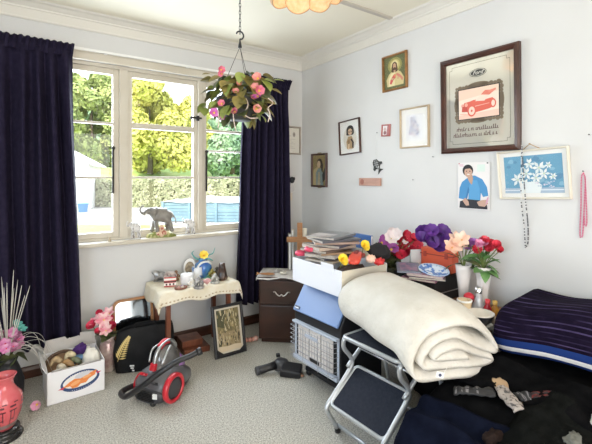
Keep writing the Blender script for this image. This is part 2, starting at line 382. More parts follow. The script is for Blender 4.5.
for px, d, py, wpx, mat, lab, sd, n in ((52, 37, 62, 74, fol1, 'mid green tree beyond the white shed, farthest left', 1, 5200),
        (92, 50, 66, 74, fol1, 'mid green tree seen through the left casement', 2, 7000), (122, 64, 62, 80, fol3, 'darker tree behind the left window mullion', 3, 6000),
        (150, 37.5, 72, 76, fol2, 'yellow-green tree filling the middle window', 4, 8000), (184, 50, 96, 62, fol2, 'lower golden tree right of the middle window', 5, 6000),
        (204, 64, 120, 64, fol3, 'dark bluish green tree seen through the right casement', 6, 6000), (232, 40, 124, 60, fol3, 'dark green tree at the right edge of the window', 7, 6000)):
    tree(px, d, tz(py, d), wpx/F*d, mat, lab, sd, n=n)
# hedge
ha, hb = at_d(90, 0, 26.0), at_d(300, 0, 24)
hd = Vector((hb.x-ha.x, hb.y-ha.y, 0)); hl = hd.length; hn = math.atan2(hd.y, hd.x)
ht = thing('hedge', 'clipped grey-green hedge running across behind the yard', 'hedge', (ha.x, ha.y, GZ), hn)
def hfn(r):
    f = r.random(); x = r.uniform(0, hl); w_ = .55
    if f < .6: return Vector((x, -w_+.12*noise.noise((x*1.2, 0, 3))*2, r.uniform(0, 1.72))), Vector((0, -1, .2))
    return Vector((x, r.uniform(-w_, w_), 1.70+.12*noise.noise((x, 5, 0)))), Vector((0, 0, 1))
leaf_cloud(9000, hfn, .10, 11).build('leaves', M('hedge_leaf', (.30, .32, .17), .8, col2=(.52, .51, .32), scale=2.2), ht, recalc=False)
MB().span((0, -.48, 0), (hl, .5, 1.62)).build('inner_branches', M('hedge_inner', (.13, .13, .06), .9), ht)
# shed
sp = at_d(88.5, 0, 23); sh = thing('shed', 'white weatherboard shed with a sloping gable in the yard', 'shed', (sp.x, sp.y, GZ), -.28)
MB().prism([(-5, 0), (0, 0), (0, 2.75), (-2.5, 4.1), (-5, 2.75)], .03, 5).build('wall', M('shed_inner', (.8, .8, .78), .7), sh)
m_wb = M('weatherboard', (.86, .86, .84), .6)
for k in range(15):
    z0 = k*.18; MB().prism([(0, z0), (.02, z0), (0, z0+.19)], -5, 0, T=Matrix(((0, 1, 0, 0), (-1, 0, 0, .03), (0, 0, 1, 0), (0, 0, 0, 1)))).build('weatherboard', m_wb, sh)
rf = MB(); rf.prism([(.35, 2.55), (.35, 2.65), (-2.5, 4.22), (-5.35, 2.65), (-5.35, 2.55), (-2.5, 4.10)], -.25, 5.2); rf.build('roof', M('shed_roof', (.72, .72, .72), .5), sh)
# bucket
bp_ = at_d(83, 0, 21.5); bk = thing('bucket', 'blue plastic tub standing by the white shed', 'tub', (bp_.x, bp_.y, GZ))
m_blue = M('blue_plastic', (.10, .33, .72), .5)
MB().lathe([(.001, .0), (.22, 0), (.28, .46), (.30, .46), (.30, .5), (.265, .5), (.21, .04), (.001, .04)], 18).build('tub', m_blue, bk)
MB().tube([(-.29, 0, .46), (-.2, 0, .28), (.2, 0, .28), (.29, 0, .46)], .012, 6).build('handle', m_steel, bk)
# above-ground pool with boarded sides
p0, p1 = at_d(163, 0, 17.0), at_d(300, 0, 16.2); pdv = p1-p0; pdv.z = 0; pl = pdv.length
pool = thing('pool', 'pale blue boarded pool side with a white cover', 'pool', (p0.x, p0.y, GZ), math.atan2(pdv.y, pdv.x))
m_pb = M('pool_board', (.14, .23, .28), .6, col2=(.18, .28, .33), scale=3)
for k in range(6): MB().span((0, 0, .02+k*.135), (pl, .035, .145+k*.135)).build('board', m_pb, pool, bevel=.008)
for k in range(6): MB().span((k*pl/5-.05, -.05, 0), (k*pl/5+.05, 0, .86)).build('post', m_pb, pool)
for k in range(6): MB().span((0, .04, .02+k*.135), (.035, 5.0, .145+k*.135)).build('board', m_pb, pool, bevel=.008)
MB().grid(lambda u, v: (-.1+u*(pl+.1), -.06+v*5.2, .84+.06*noise.noise((u*9, v*5, 0))), 24, 12).build('cover', M('pool_cover', (.50, .56, .60), .6), pool, solid=.02)
# ------------------------------------------------------------------ curtains
m_curt = M('navy_curtain', (.013, .010, .026), .9, col2=(.020, .016, .036), scale=30, spec=.12, bump=.1, bscale=300)
def curtain(label, x0t, x1t, x0b, x1b, zt, zb, folds, seed, flare=0):
    t = thing('curtain', label, 'curtain', ((x0b+x1b)/2, 3.248, zb), group='dark curtains')
    cx = (x0b+x1b)/2
    def fn(u, v, h=0):
        z = zt+(zb-zt)*v
        xt, xb = x0t+(x1t-x0t)*u, x0b+(x1b-x0b)*u
        x = xt+(xb-xt)*v+.012*noise.noise((u*7, v*2, seed))
        ph = u*folds*2*PI+1.8*noise.noise((u*4.5, v*.8, seed+5))
        A = .014+.040*min(1, v*5)*(1+.35*noise.noise((u*6, v*1.3, seed+9)))
        y = A*math.sin(ph)+.010*math.sin(ph*2.3+seed)*min(1, v*4)+.010*noise.noise((u*9, v*3, seed+2))
        return (x-cx, y, z-zb)
    def body(u, v): return fn(u, .018+.982*v)
    MB().grid(body, int(folds*14), 26).build('fabric', m_curt, t, solid=.004)
    def head(u, v):
        q = 1-v; x = x0t+(x1t-x0t)*u+(flare*q if u > .5 else -0*q)
        ph = u*folds*2.6*2*PI+seed
        y = (.005+.016*abs(q-.25))*math.sin(ph)+.004*math.sin(ph*2.7)
        z = zt-.075+.095*q+.008*noise.noise((u*30, q, seed))*q
        return (x-cx, y-.004, z-zb)
    hd_ = MB().grid(head, int(folds*26), 5).build('gathered_heading', m_curt, t, solid=.004)
    return t
curtain('long navy curtain drawn to the left side of the window', -.98, .315, -.95, .372, 2.36, .25, 13, 1, .012)
curtain('long navy curtain hanging right of the window beside the corner', 1.70, 2.20, 1.632, 2.232, 2.36, .25, 8.5, 4, .03)
tr = MB(); tr.span((-1.0, 3.325, 2.372), (2.24, 3.345, 2.39)); tr_o = thing('curtain_track', 'slim white curtain track above the window', 'curtain track', (0, 0, 0))
tr.build('rail', m_white, tr_o)
for x in (-.6, .55, 1.2, 2.15): MB().span((x-.012, 3.345, 2.368), (x+.012, WY, 2.394)).build('bracket', m_white, tr_o)

# ------------------------------------------------------------------ hanging basket of flowers
HP = at_d(240, 100, 2.4)
hb_ = thing('hanging_basket', 'hanging basket of pink fuchsia flowers on a black chain', 'hanging plant', HP)
def to_l(px, py, d=2.4): return at_d(px, py, d)-HP
mb = MB(); zc0 = to_l(240, 37).z; zc = CEIL-HP.z; k = 0; z = zc0+.03
while z < zc-.02:
    a = k % 2; s = []
    for q in range(10):
        an = q/10*2*PI; w_, l_ = .006*math.cos(an), .0155*math.sin(an)
        s.append((w_, 0, z+l_) if a else (0, w_, z+l_))
    mb.tube(s, .0018, 5, closed=True); z += .0235; k += 1
mb.build('chain', m_iron, hb_)
MB().tube([(0, 0, zc-.03), (.012, 0, zc-.02), (.012, 0, zc-.008), (0, 0, zc)], .003, 6).lathe([(.001, zc-.006), (.018, zc-.006), (.018, zc)], 12).build('ceiling_hook', m_iron, hb_)
hk = [(0, 0, zc0-.03)]+[(.024*math.sin(a), 0, zc0+.01-.024*math.cos(a)+.0) for a in [x*.45 for x in range(0, 11)]]
MB().tube(spline(hk, 3), .005, 7).build('swivel_hook', m_black, hb_)
MB().lathe([(.001, 0), (.012, 0), (.008, .025), (.004, .045), (.001, .046)], 10, (0, 0, zc0-.065)).build('hook_boss', m_black, hb_)
for a in (.4, 2.5, 4.6): MB().tube([(0, 0, zc0-.06), (.13*math.cos(a), .13*math.sin(a), .02)], .0016, 5).build('hanger_wire', m_iron, hb_)
MB().lathe([(.001, -.125), (.075, -.125), (.095, -.11), (.135, -.01), (.145, 0), (.14, .008), (.128, 0), (.09, -.10), (.001, -.1)], 22).build('basket_pot', M('pot_dark', (.05, .05, .045), .6), hb_)
MB().lathe([(.001, -.02), (.125, -.015)], 18).build('soil', M('soil', (.05, .035, .025), .95), hb_)
def leaf_mesh(name, mat, l=.07, w=.034, bend=.35):
    def fn(u, v):
        x = u*l; ww = w*math.sin(PI*min(1, u*.93+.07))**.8*(1-.25*u); s = (v-.5)*2
        return (x, s*ww, -bend*l*u*u+.18*abs(s)*ww)
    return mesh_of(MB().grid(fn, 6, 4), name, mat)
lf_olive = M('leaf_olive', (.12, .11, .03), .5, col2=(.30, .23, .06), scale=14)
lf_dark = M('leaf_dark', (.045, .06, .025), .5, col2=(.11, .12, .04), scale=14)
lf_lime = M('leaf_lime', (.20, .26, .05), .5, col2=(.30, .34, .09), scale=14)
lms = [leaf_mesh('leaf_olive', lf_olive), leaf_mesh('leaf_dark', lf_dark), leaf_mesh('leaf_lime', lf_lime)]
r = random.Random(21)
for k in range(210):
    a = r.uniform(0, 6.28); rad = r.uniform(.04, .195)*(1 if r.random() < .8 else 1.12); zz = r.uniform(-.16, .13)*(1-.25*rad/.2)
    inst('leaf', lms[r.choices((0, 1, 2), (5, 4, 2))[0]], hb_, (rad*math.cos(a), rad*math.sin(a), zz+.03), (r.uniform(-.6, .6), r.uniform(-.3, .9), a+r.uniform(-.7, .7)), r.uniform(.75, 1.35))
for px, py in ((206, 108), (209, 104), (262, 114), (258, 112), (266, 108)):
    p = to_l(px, py); inst('leaf', lms[2], hb_, p-Vector((.02, 0, 0)), (r.uniform(-.4, .4), .5, r.uniform(0, 6)), 1.1)
def petal_flower(name, mat, mat2, n=6, l=.03, w=.014, cup=.6, center=.007, droop=0):
    mb = MB()
    for k in range(n):
        a = 2*PI*k/n; R = Matrix.Rotation(a, 3, 'Z')
        def fn(u, v):
            s = (v-.5)*2; ww = w*math.sin(PI*min(1, .12+u*.86))**.75
            return R@Vector((u*l*math.cos(cup)+.002, s*ww, u*l*math.sin(cup)-droop*u*u*l+.25*s*s*ww))
        mb.grid(fn, 4, 3, 0)
    mb.ball((0, 0, .004), (center, center, center), 7, 5, mi=1)
    return mesh_of(mb, name, [mat, mat2])
ink_y = M('stamen_yellow', (.75, .55, .08), .6)
pk1 = M('petal_pink', (.62, .12, .20), .55, col2=(.74, .28, .34), scale=20)
pk2 = M('petal_magenta', (.50, .08, .36), .55, col2=(.65, .22, .50), scale=20)
pk3 = M('petal_salmon', (.70, .24, .22), .55, col2=(.76, .40, .34), scale=20)
pkw = M('petal_white', (.82, .78, .75), .55)
pkr = M('petal_red', (.55, .015, .04), .5, col2=(.72, .04, .09), scale=25)
pkp = M('petal_purple', (.07, .012, .17), .55, col2=(.14, .04, .28), scale=14)
pkc = M('petal_peach', (.80, .45, .32), .55, col2=(.84, .62, .50), scale=20)
fl_pink = petal_flower('flower_pink', pk1, ink_y, 6, .034, .017, .75)
fl_mag = petal_flower('flower_magenta', pk2, ink_y, 6, .032, .016, .6)
fl_sal = petal_flower('flower_salmon', pk3, ink_y, 5, .036, .019, .85)
for px, py, me, s in ((221, 70, fl_pink, .8), (222, 74, fl_pink, .7), (258, 79, fl_sal, 1.1), (259, 91, fl_pink, 1.1), (256, 89, fl_sal, 1), (258, 97, fl_mag, 1), (254, 99, fl_pink, .8), (256, 109, fl_sal, 1),
                     (214, 113, fl_mag, 1.0), (222, 104, fl_pink, .8), (236, 93, fl_sal, .8), (235, 112, fl_pink, .8), (224, 117, fl_mag, .7), (240, 84, pk1 and fl_sal, .7)):
    p = to_l(px, py, 2.4-.15); inst('flower', me, hb_, p, (r.uniform(.8, 1.7), r.uniform(-.6, .6), -YAW+r.uniform(-.6, .6)), s)
m_vine = M('dry_vine', (.62, .50, .42), .7)
for pts in ([(268, 98), (273, 103), (268, 108), (270, 114), (268, 122)], [(246, 98), (248, 105), (245, 112)], [(218, 110), (219, 120), (218, 128)], [(233, 112), (234, 122), (236, 131)], [(243, 114), (250, 118), (258, 118)]):
    MB().tube(spline([to_l(a, b, 2.4-.16) for a, b in pts], 5), .0032, 5).build('trailing_stem', m_vine, hb_)

# ------------------------------------------------------------------ pendant lamp
LP = at_d(305, 0, 2.05); LP.z = 2.372
lp = thing('pendant_lamp', 'scalloped peach fabric pendant lampshade hanging from the ceiling', 'lamp', LP)
m_shade = M('shade_fabric', (.66, .42, .24), .8, col2=(.74, .53, .35), scale=45, emit=(1.0, .62, .32), estr=.04, bump=.2, bscale=90)
m_ribs = M('shade_binding', (.45, .30, .16), .7)
NL = 8
def shade(u, v):
    a = u*2*PI; lob = abs(math.sin(a*NL/2)); zt = .17; 
    R0 = .085+.115*math.sin(min(1, v*1.05)*PI*.5)
    rr = R0*(.93+.11*lob**.7); zz = zt-v*.175-(.022*lob if v > .85 else .022*lob*max(0, (v-.5)/.35))
    if v > .9: rr *= 1-.10*(v-.9)/.1
    return (rr*math.cos(a), rr*math.sin(a), zz)
MB().grid(shade, 128, 14).build('shade', m_shade, lp, solid=.003)
for k in range(NL):
    a = k/NL
    MB().tube([Vector(shade(a, v/12))*1.006 for v in range(13)], .0032, 5).build('rib', m_ribs, lp)
MB().tube([Vector(shade(u/128, .995)) for u in range(128)], .0035, 5, closed=True).build('rim_binding', m_ribs, lp)
MB().tube([(0, 0, .15), (0, 0, CEIL-LP.z-.03)], .004, 6).build('flex', m_white, lp)
MB().lathe([(.001, CEIL-LP.z-.035), (.03, CEIL-LP.z-.035), (.042, CEIL-LP.z), (.001, CEIL-LP.z)], 16).build('ceiling_rose', m_white, lp)
bb = MB(); bb.ball((0, 0, .07), (.03, .03, .038)); bb.lathe([(.013, .10), (.013, .14), (.02, .145), (.02, .16)], 12); bb.build('bulb', M('bulb_glow', (.9, .9, .85), .4, emit=(1, .82, .6), estr=1.5), lp)
ld = bpy.data.lights.new('pendant_bulb', 'POINT'); ld.energy = LAMP_POWER; ld.color = (1, .80, .55); ld.shadow_soft_size = .04
lo = bpy.data.objects.new('pendant_bulb', ld); COL.objects.link(lo); lo.location = LP+Vector((0, 0, -.02))

# ------------------------------------------------------------------ pictures on the walls
m_gold = M('gilt_frame', (.34, .17, .055), .4, .3, col2=(.22, .10, .03), scale=20)
m_frmdk = M('dark_frame', (.075, .024, .014), .3, col2=(.035, .012, .008), scale=6, stretch=(1, 8, 1))
m_frmlt = M('light_frame', (.55, .44, .30), .45, col2=(.42, .32, .20), scale=8)
m_frmgrey = M('pewter_frame', (.34, .29, .24), .45)
m_picglass = glass_mat('picture_glass', refl=.008)
def picture(name, label, cat, wall, a, z, w, h, fw, ft, fmat, base, shapes, mount=None, mw=0, roll=0, glass=True, lean=0, group='framed pictures on the wall', sh2=None):
    """wall 'R' at y=a, or 'B' at x=a; centre height z"""
    rz = -PI/2 if wall == 'R' else 0
    loc = (WX-.002, a, z) if wall == 'R' else (a, WY-.002, z)
    t = thing(name, label, cat, loc, group=group); t.rotation_mode = 'XYZ'
    t.matrix_world = Matrix.Translation(loc) @ Matrix.Rotation(rz, 4, 'Z') @ Matrix.Rotation(lean, 4, 'X') @ Matrix.Rotation(roll, 4, 'Y')
    frame_bars(w, h, fw, -ft, 0).build('frame', fmat, t)
    iw, ih = w-2*fw, h-2*fw
    MB().span((-iw/2-.002, -.003, -ih/2-.002), (iw/2+.002, -.001, ih/2+.002)).build('backing', m_paper, t)
    if mount is not None:
        mm = MB(); y0, y1 = -.006, -.003; a_, b_ = iw/2, ih/2; c_, d_ = a_-mw, b_-mw
        mm.span((-a_, y0, -b_), (a_, y1, -d_)); mm.span((-a_, y0, d_), (a_, y1, b_)); mm.span((-a_, y0, -d_), (-c_, y1, d_)); mm.span((c_, y0, -d_), (a_, y1, d_))
        mm.build('mount', paint(mount), t)
    print_sheet('print', iw-2*mw, ih-2*mw, base, shapes, t, y=-.0045)
    if glass: MB().span((-iw/2, -.0125, -ih/2), (iw/2, -.0115, ih/2)).build('glass', m_picglass, t)
    return t
def ell(cx, cy, rx, ry, n=18): return circ(cx, cy, rx, ry, n)
def blobs(seed, n, cols, x0, x1, y0, y1, s0, s1, asp=1.0):
    rr = random.Random(seed); out = []
    for _ in range(n):
        cx, cy, s = rr.uniform(x0, x1), rr.uniform(y0, y1), rr.uniform(s0, s1); a0 = rr.uniform(0, 6)
        out.append((rr.choice(cols), [(cx+s*rr.uniform(.6, 1.1)*math.cos(a0+k*2*PI/7), cy+asp*s*rr.uniform(.6, 1.1)*math.sin(a0+k*2*PI/7)) for k in range(7)]))
    return out
# robed figure, gilt frame
G = (.13, .14, .055)
sh = [((.30, .28, .09), ell(.5, .72, .33, .24)), ((.52, .44, .16), ell(.5, .72, .24, .18)), ((.70, .62, .32), ell(.5, .73, .17, .14)),
      ((.62, .52, .25), [(.14, .08), (.10, .30), (.22, .46), (.36, .54), (.64, .54), (.78, .46), (.92, .28), (.88, .08)]), ((.74, .66, .38), [(.22, .08), (.20, .32), (.34, .48), (.50, .50), (.48, .08)]),
      ((.10, .055, .025), ell(.49, .69, .125, .13)), ((.10, .055, .025), [(.36, .68), (.34, .52), (.42, .50), (.56, .50), (.64, .53), (.62, .68)]), ((.55, .33, .20), ell(.49, .69, .07, .088)), ((.09, .05, .03), ell(.49, .625, .045, .03)), ((.55, .33, .20), [(.44, .56), (.54, .56), (.53, .50), (.46, .50)]),
      ((.09, .05, .03), ell(.465, .71, .012, .007, 8)), ((.09, .05, .03), ell(.52, .71, .012, .007, 8)), ((.33, .15, .10), ell(.49, .655, .02, .006, 8)),
      ((.60, .10, .09), [(.44, .42), (.30, .28), (.26, .16), (.34, .14), (.44, .26), (.56, .34)]), ((.62, .22, .16), [(.56, .40), (.74, .30), (.84, .18), (.88, .26), (.74, .40), (.60, .46)]),
      ((.70, .20, .12), ell(.50, .39, .05, .05)), ((.58, .36, .22), ell(.40, .30, .06, .035)), ((.58, .36, .22), ell(.66, .30, .05, .04))]
picture('framed_print', 'gilt framed picture of a robed figure with a halo, topmost on the wall', 'picture', 'R', 2.108, 2.255, .25, .287, .016, .024, m_gold, G, sh, lean=.03)
# pale flower print in a light frame
sh = blobs(3, 42, [(.42, .42, .54), (.50, .40, .48), (.34, .38, .50), (.58, .52, .56), (.28, .32, .40)], .2, .8, .15, .6, .03, .07)+blobs(5, 22, [(.36, .40, .52), (.46, .40, .50)], .25, .6, .5, .9, .02, .05)
picture('framed_print', 'light wooden framed pale floral print with a wide white mount', 'picture', 'R', 1.918, 1.795, .268, .308, .012, .022, m_frmlt, (.70, .69, .69), sh, (.76, .74, .70), .042, lean=.01)
# girl with big eyes
sh = [((.62, .58, .50), ell(.5, .45, .4, .42)), ((.40, .27, .14), [(.30, .10), (.28, .35), (.40, .52), (.62, .52), (.70, .36), (.66, .08)]), ((.03, .025, .022), ell(.53, .74, .22, .17)), ((.03, .025, .022), [(.31, .74), (.30, .58), (.38, .56), (.70, .56), (.76, .62), (.75, .76)]), ((.58, .40, .26), ell(.53, .68, .13, .115)),
      ((.02, .02, .02), ell(.47, .68, .03, .035, 10)), ((.02, .02, .02), ell(.60, .68, .03, .035, 10)), ((.45, .16, .12), ell(.53, .60, .03, .01, 8)), ((.25, .15, .07), [(.34, .36), (.48, .44), (.50, .30), (.40, .22)]), ((.05, .04, .04), [(.60, .44), (.74, .30), (.70, .08), (.62, .12), (.64, .30), (.54, .40)]), ((.62, .44, .28), [(.36, .08), (.40, .26), (.48, .26), (.46, .08)])]
picture('framed_print', 'tilted brown framed picture of a dark haired girl on white', 'picture', 'R', 2.63, 1.782, .272, .312, .011, .022, m_frmdk, (.72, .71, .68), sh, (.74, .73, .70), .016, roll=-.06)
# portrait in dark frame
sh = [((.26, .20, .09), ell(.5, .5, .6, .6)), ((.42, .33, .17), [(0, 0), (0, .5), (.35, .62), (.6, .45), (.6, 0)]), ((.20, .26, .26), [(.25, 0), (.22, .42), (.40, .56), (.62, .56), (.78, .40), (.80, 0)]), ((.05, .035, .025), ell(.52, .74, .21, .15)), ((.05, .035, .025), [(.62, .75), (.78, .72), (.74, .42), (.64, .5)]), ((.52, .38, .24), ell(.46, .70, .13, .12)), ((.40, .34, .22), [(.36, 0), (.42, .44), (.54, .44), (.58, 0)]), ((.03, .03, .03), [(.72, .35), (.92, .6), (.92, .2), (.76, .1)])]
picture('framed_print', 'narrow dark framed portrait hanging nearest the room corner', 'picture', 'R', 3.07, 1.487, .245, .335, .018, .024, m_frmdk, (.33, .26, .12), sh)
# certificate beside the curtain
sh = [((.42, .38, .33), ell(.74, .74, .07, .10)), ((.25, .22, .20), ell(.74, .74, .035, .055))]+[((.50, .46, .42), [(.2, y), (.8-.1*(i % 3), y), (.8-.1*(i % 3), y+.012), (.2, y+.012)]) for i, y in enumerate((.18, .24, .30, .36, .42, .48, .54))]+[((.40, .36, .33), [(.15, .66), (.55, .66), (.55, .69), (.15, .69)]), ((.40, .36, .33), [(.15, .76), (.5, .76), (.5, .80), (.15, .80)])]
picture('framed_certificate', 'pewter framed certificate half hidden behind the right curtain', 'certificate', 'B', 2.285, 1.80, .285, .295, .018, .02, m_frmgrey, (.74, .71, .64), sh, glass=True)
# small red and white frame
picture('framed_print', 'tiny red framed photo between the tilted girl picture and pale floral print', 'picture', 'R', 2.202, 1.80, .092, .098, .011, .014, M('rose_frame', (.42, .13, .12), .5), (.72, .70, .70), [((.45, .18, .18), [(.6, 0), (1, 0), (1, 1), (.72, 1), (.62, .5)]), ((.55, .40, .36), ell(.35, .62, .16, .2)), ((.30, .14, .14), ell(.36, .25, .22, .2))], roll=.05, glass=False)
# printed mirror with a car
fm = picture('framed_mirror', 'large dark wooden framed printed mirror with a red vintage car and oval emblem', 'mirror', 'R', 1.412, 1.905, .535, .645, .036, .034, m_frmdk, (.5, .5, .5), [], glass=False, lean=.02)
iw, ih = .535-.072, .645-.072
for o in [c for c in fm.children if c.name.startswith(('print', 'backing'))]: bpy.data.objects.remove(o)
MB().span((-iw/2-.002, -.008, -ih/2-.002), (iw/2+.002, -.001, ih/2+.002)).build('mirror_glass', M('mirror_reflection_tint', (.86, .83, .73), .04, .55), fm)  # cream diffuse base stands in for the bright reflection of the room
YI = -.0086
ln = MB()
def line(p, q, t=.0022): 
    p, q = Vector(p), Vector(q); d_ = (q-p).normalized(); n_ = Vector((-d_.y, d_.x))*t/2
    ln.add([((a.x)*1.0, YI, a.y) for a in (p-n_, q-n_, q+n_, p+n_)], [(0, 1, 2, 3)])
X0, X1, Z0, Z1, nt = -.205, .205, -.262, .262, .02
pts = [(X0, Z1-nt), (X0+nt, Z1-nt), (X0+nt, Z1), (X1-nt, Z1), (X1-nt, Z1-nt), (X1, Z1-nt), (X1, Z0+nt), (X1-nt, Z0+nt), (X1-nt, Z0), (X0+nt, Z0), (X0+nt, Z0+nt), (X0, Z0+nt)]
for i in range(len(pts)): line(pts[i], pts[(i+1) % len(pts)])
m_inkblk = paint((.035, .03, .03), .5)
ln.build('printed_border', m_inkblk, fm, recalc=False)
def ink(name, polys, parent=fm):                                   # list of (colour, polygon in metres), layered
    mats = []; mb = MB()
    for i, (c, poly) in enumerate(polys):
        m = paint(c, .5)
        if m not in mats: mats.append(m)
        mb.add([(x, YI-.0003*(i % 12), z) for x, z in poly], [list(range(len(poly)))], mats.index(m))
    return mb.build(name, mats, parent, recalc=False)
ink('oval_emblem', [((.05, .05, .045), ell(.0, .195, .058, .026, 28)), ((.55, .53, .45), ell(.0, .195, .054, .0225, 28)), ((.05, .05, .045), ell(.0, .195, .050, .0195, 28))])
text_mesh('emblem_lettering', 'Ford', .036, paint((.75, .73, .66), .5), fm, (0, YI-.0012, .195), shear=.35)
# scrolled black and bronze plaque round the car
m_bz = M('bronze_ink', (.16, .12, .08), .6)
pb_ = MB(); CWX, CWZ, cz = .152, .112, .0
for k in range(44):
    t_ = k/44; per = 4*(CWX+CWZ); s_ = t_*per
    if s_ < 2*CWX: x, z = -CWX+s_, cz+CWZ
    elif s_ < 2*CWX+2*CWZ: x, z = CWX, cz+CWZ-(s_-2*CWX)
    elif s_ < 4*CWX+2*CWZ: x, z = CWX-(s_-2*CWX-2*CWZ), cz-CWZ
    else: x, z = -CWX, cz-CWZ+(s_-4*CWX-2*CWZ)
    R_ = .010+.006*abs(math.sin(k*1.7)); pb_.add([(px_, YI-.0002, pz_) for px_, pz_ in ell(x, z, R_, R_, 9)], [list(range(9))])
for sx in (-1, 1):
    pb_.add([(x, YI-.0002, z) for x, z in ell(sx*.152, .0, .018, .05, 12)], [list(range(12))])
pb_.add([(x, YI-.0002, z) for x, z in ell(0, .118, .07, .018, 14)], [list(range(14))]); pb_.add([(x, YI-.0002, z) for x, z in ell(0, -.118, .06, .014, 14)], [list(range(14))])
pb_.build('scroll_border', m_bz, fm, recalc=False)
RD, PKc = (.66, .12, .08), (.78, .36, .28)
car = [((.03, .025, .02), [(-.148, -.108), (.148, -.108), (.148, .108), (-.148, .108)]), ((.80, .66, .55), [(-.142, -.102), (.142, -.102), (.142, .102), (-.142, .102)]), ((.78, .52, .42), [(-.142, -.102), (.142, -.102), (.142, -.06), (-.142, -.075)]), ((.80, .56, .44), [(-.142, .03), (.142, .06), (.142, .102), (-.142, .102)]),
       (RD, [(-.10, -.050), (-.115, -.020), (-.10, .010), (-.06, .015), (-.03, .022), (0, .020), (.03, .012), (.10, .020), (.118, .0), (.115, -.04), (.07, -.052), (-.03, -.066)]), ((.80, .62, .52), [(-.02, .012), (.045, .006), (.08, .04), (.02, .05)]), ((.70, .20, .14), [(.02, .05), (.08, .04), (.12, .068), (.05, .076)]),
       (RD, ell(-.045, -.05, .032, .040, 18)), ((.80, .58, .48), ell(-.045, -.05, .022, .029, 18)), (RD, ell(-.045, -.05, .007, .009, 10)), (RD, ell(.105, -.018, .020, .030, 16)), ((.80, .58, .48), ell(.105, -.018, .012, .02, 16)),
       (PKc, ell(-.085, -.005, .012, .014, 12)), (PKc, ell(-.112, -.008, .010, .012, 12)), ((.50, .07, .05), [(-.118, -.05), (-.075, -.055), (-.078, -.02), (-.114, -.014)]), ((.76, .40, .32), [(-.13, -.062), (-.07, -.072), (-.07, -.078), (-.13, -.068)]), ((.76, .40, .32), [(-.02, -.02), (.08, -.012), (.08, -.016), (-.02, -.026)]), ((.72, .25, .18), [(.075, .055), (.125, .065), (.125, .078), (.075, .070)])]
mats = []; mb = MB()
for i, (c, poly) in enumerate(car):
    m = paint(c, .5)
    if m not in mats: mats.append(m)
    mb.add([(x*.96, YI-.0006-.0002*i, z*.96) for x, z in poly], [list(range(len(poly)))], mats.index(m))
mb.build('car_print', mats, fm, recalc=False)
rr = random.Random(5); sc = MB()                                   # two lines of heavy old-style lettering, too small to read in the photograph
for row, (zz, xa, xb) in enumerate(((-.168, -.155, .125), (-.207, -.180, .115))):
    x = xa
    while x < xb:
        hgt = rr.choice((.016, .018, .018, .028)); sc.add([(x, YI, zz-.009), (x+.0055, YI, zz-.009), (x+.0085, YI, zz-.009+hgt), (x+.003, YI, zz-.009+hgt)], [(0, 1, 2, 3)])
        if rr.random() < .7: sc.add([(x+.004, YI, zz-.009), (x+.0125, YI, zz-.009), (x+.013, YI, zz-.005), (x+.005, YI, zz-.005)], [(0, 1, 2, 3)])
        else: sc.add([(x+.006, YI, zz+.004), (x+.0145, YI, zz+.005), (x+.0145, YI, zz+.009), (x+.006, YI, zz+.008)], [(0, 1, 2, 3)])
        x += rr.choice((.0115, .0125, .0135, .021))
sc.build('lettering', paint((.10, .05, .05), .5), fm, recalc=False)
# white flowers on blue
sh = blobs(31, 26, [(.16, .34, .48), (.10, .25, .40), (.22, .42, .55)], .02, .98, .2, .98, .03, .09)
rr = random.Random(8)
for (cx, cy, s) in ((.46, .78, .13), (.62, .66, .16), (.40, .52, .15), (.24, .36, .16), (.56, .40, .13), (.70, .50, .13), (.36, .25, .13), (.84, .42, .09), (.78, .72, .08), (.52, .22, .10)):
    for k in range(6):
        a = k*PI/3+rr.uniform(-.2, .2); q = a+.38; w_ = a-.38
        sh.append(((.76, .78, .76) if k % 2 else (.66, .73, .74), [(cx, cy), (cx+.6*s*math.cos(w_)*.8, cy+.6*s*math.sin(w_)*1.15), (cx+s*math.cos(a)*.8, cy+s*math.sin(a)*1.2), (cx+.6*s*math.cos(q)*.8, cy+.6*s*math.sin(q)*1.15)]))
    sh.append(((.50, .62, .45), ell(cx, cy, .018, .024, 8)))
sh += [((.34, .44, .55), [(0, 0), (1, 0), (1, .14), (0, .14)]), ((.72, .76, .78), [(0, .07), (1, .07), (1, .09), (0, .09)]), ((.70, .75, .76), [(.30, 0), (.62, 0), (.66, .2), (.58, .3), (.36, .3), (.27, .2)])]+blobs(9, 16, [(.62, .58, .66), (.40, .50, .62)], .52, .9, .14, .30, .015, .03)
fp = picture('framed_print', 'white framed picture of white lilies on blue, hung by a wire', 'picture', 'R', 1.082, 1.437, .392, .292, .012, .026, M('cream_frame', (.70, .65, .55), .45), (.13, .32, .47), sh, (.76, .75, .72), .024, roll=-.045, lean=.05)
MB().tube([(-.045, -.004, .146), (.0, -.012, .176), (.05, -.006, .146)], .0022, 5).tube([(0, 0, .176), (0, -.02, .178)], .003, 6).build('hanging_wire', M('brass_wire', (.45, .27, .10), .4, .8), fp)
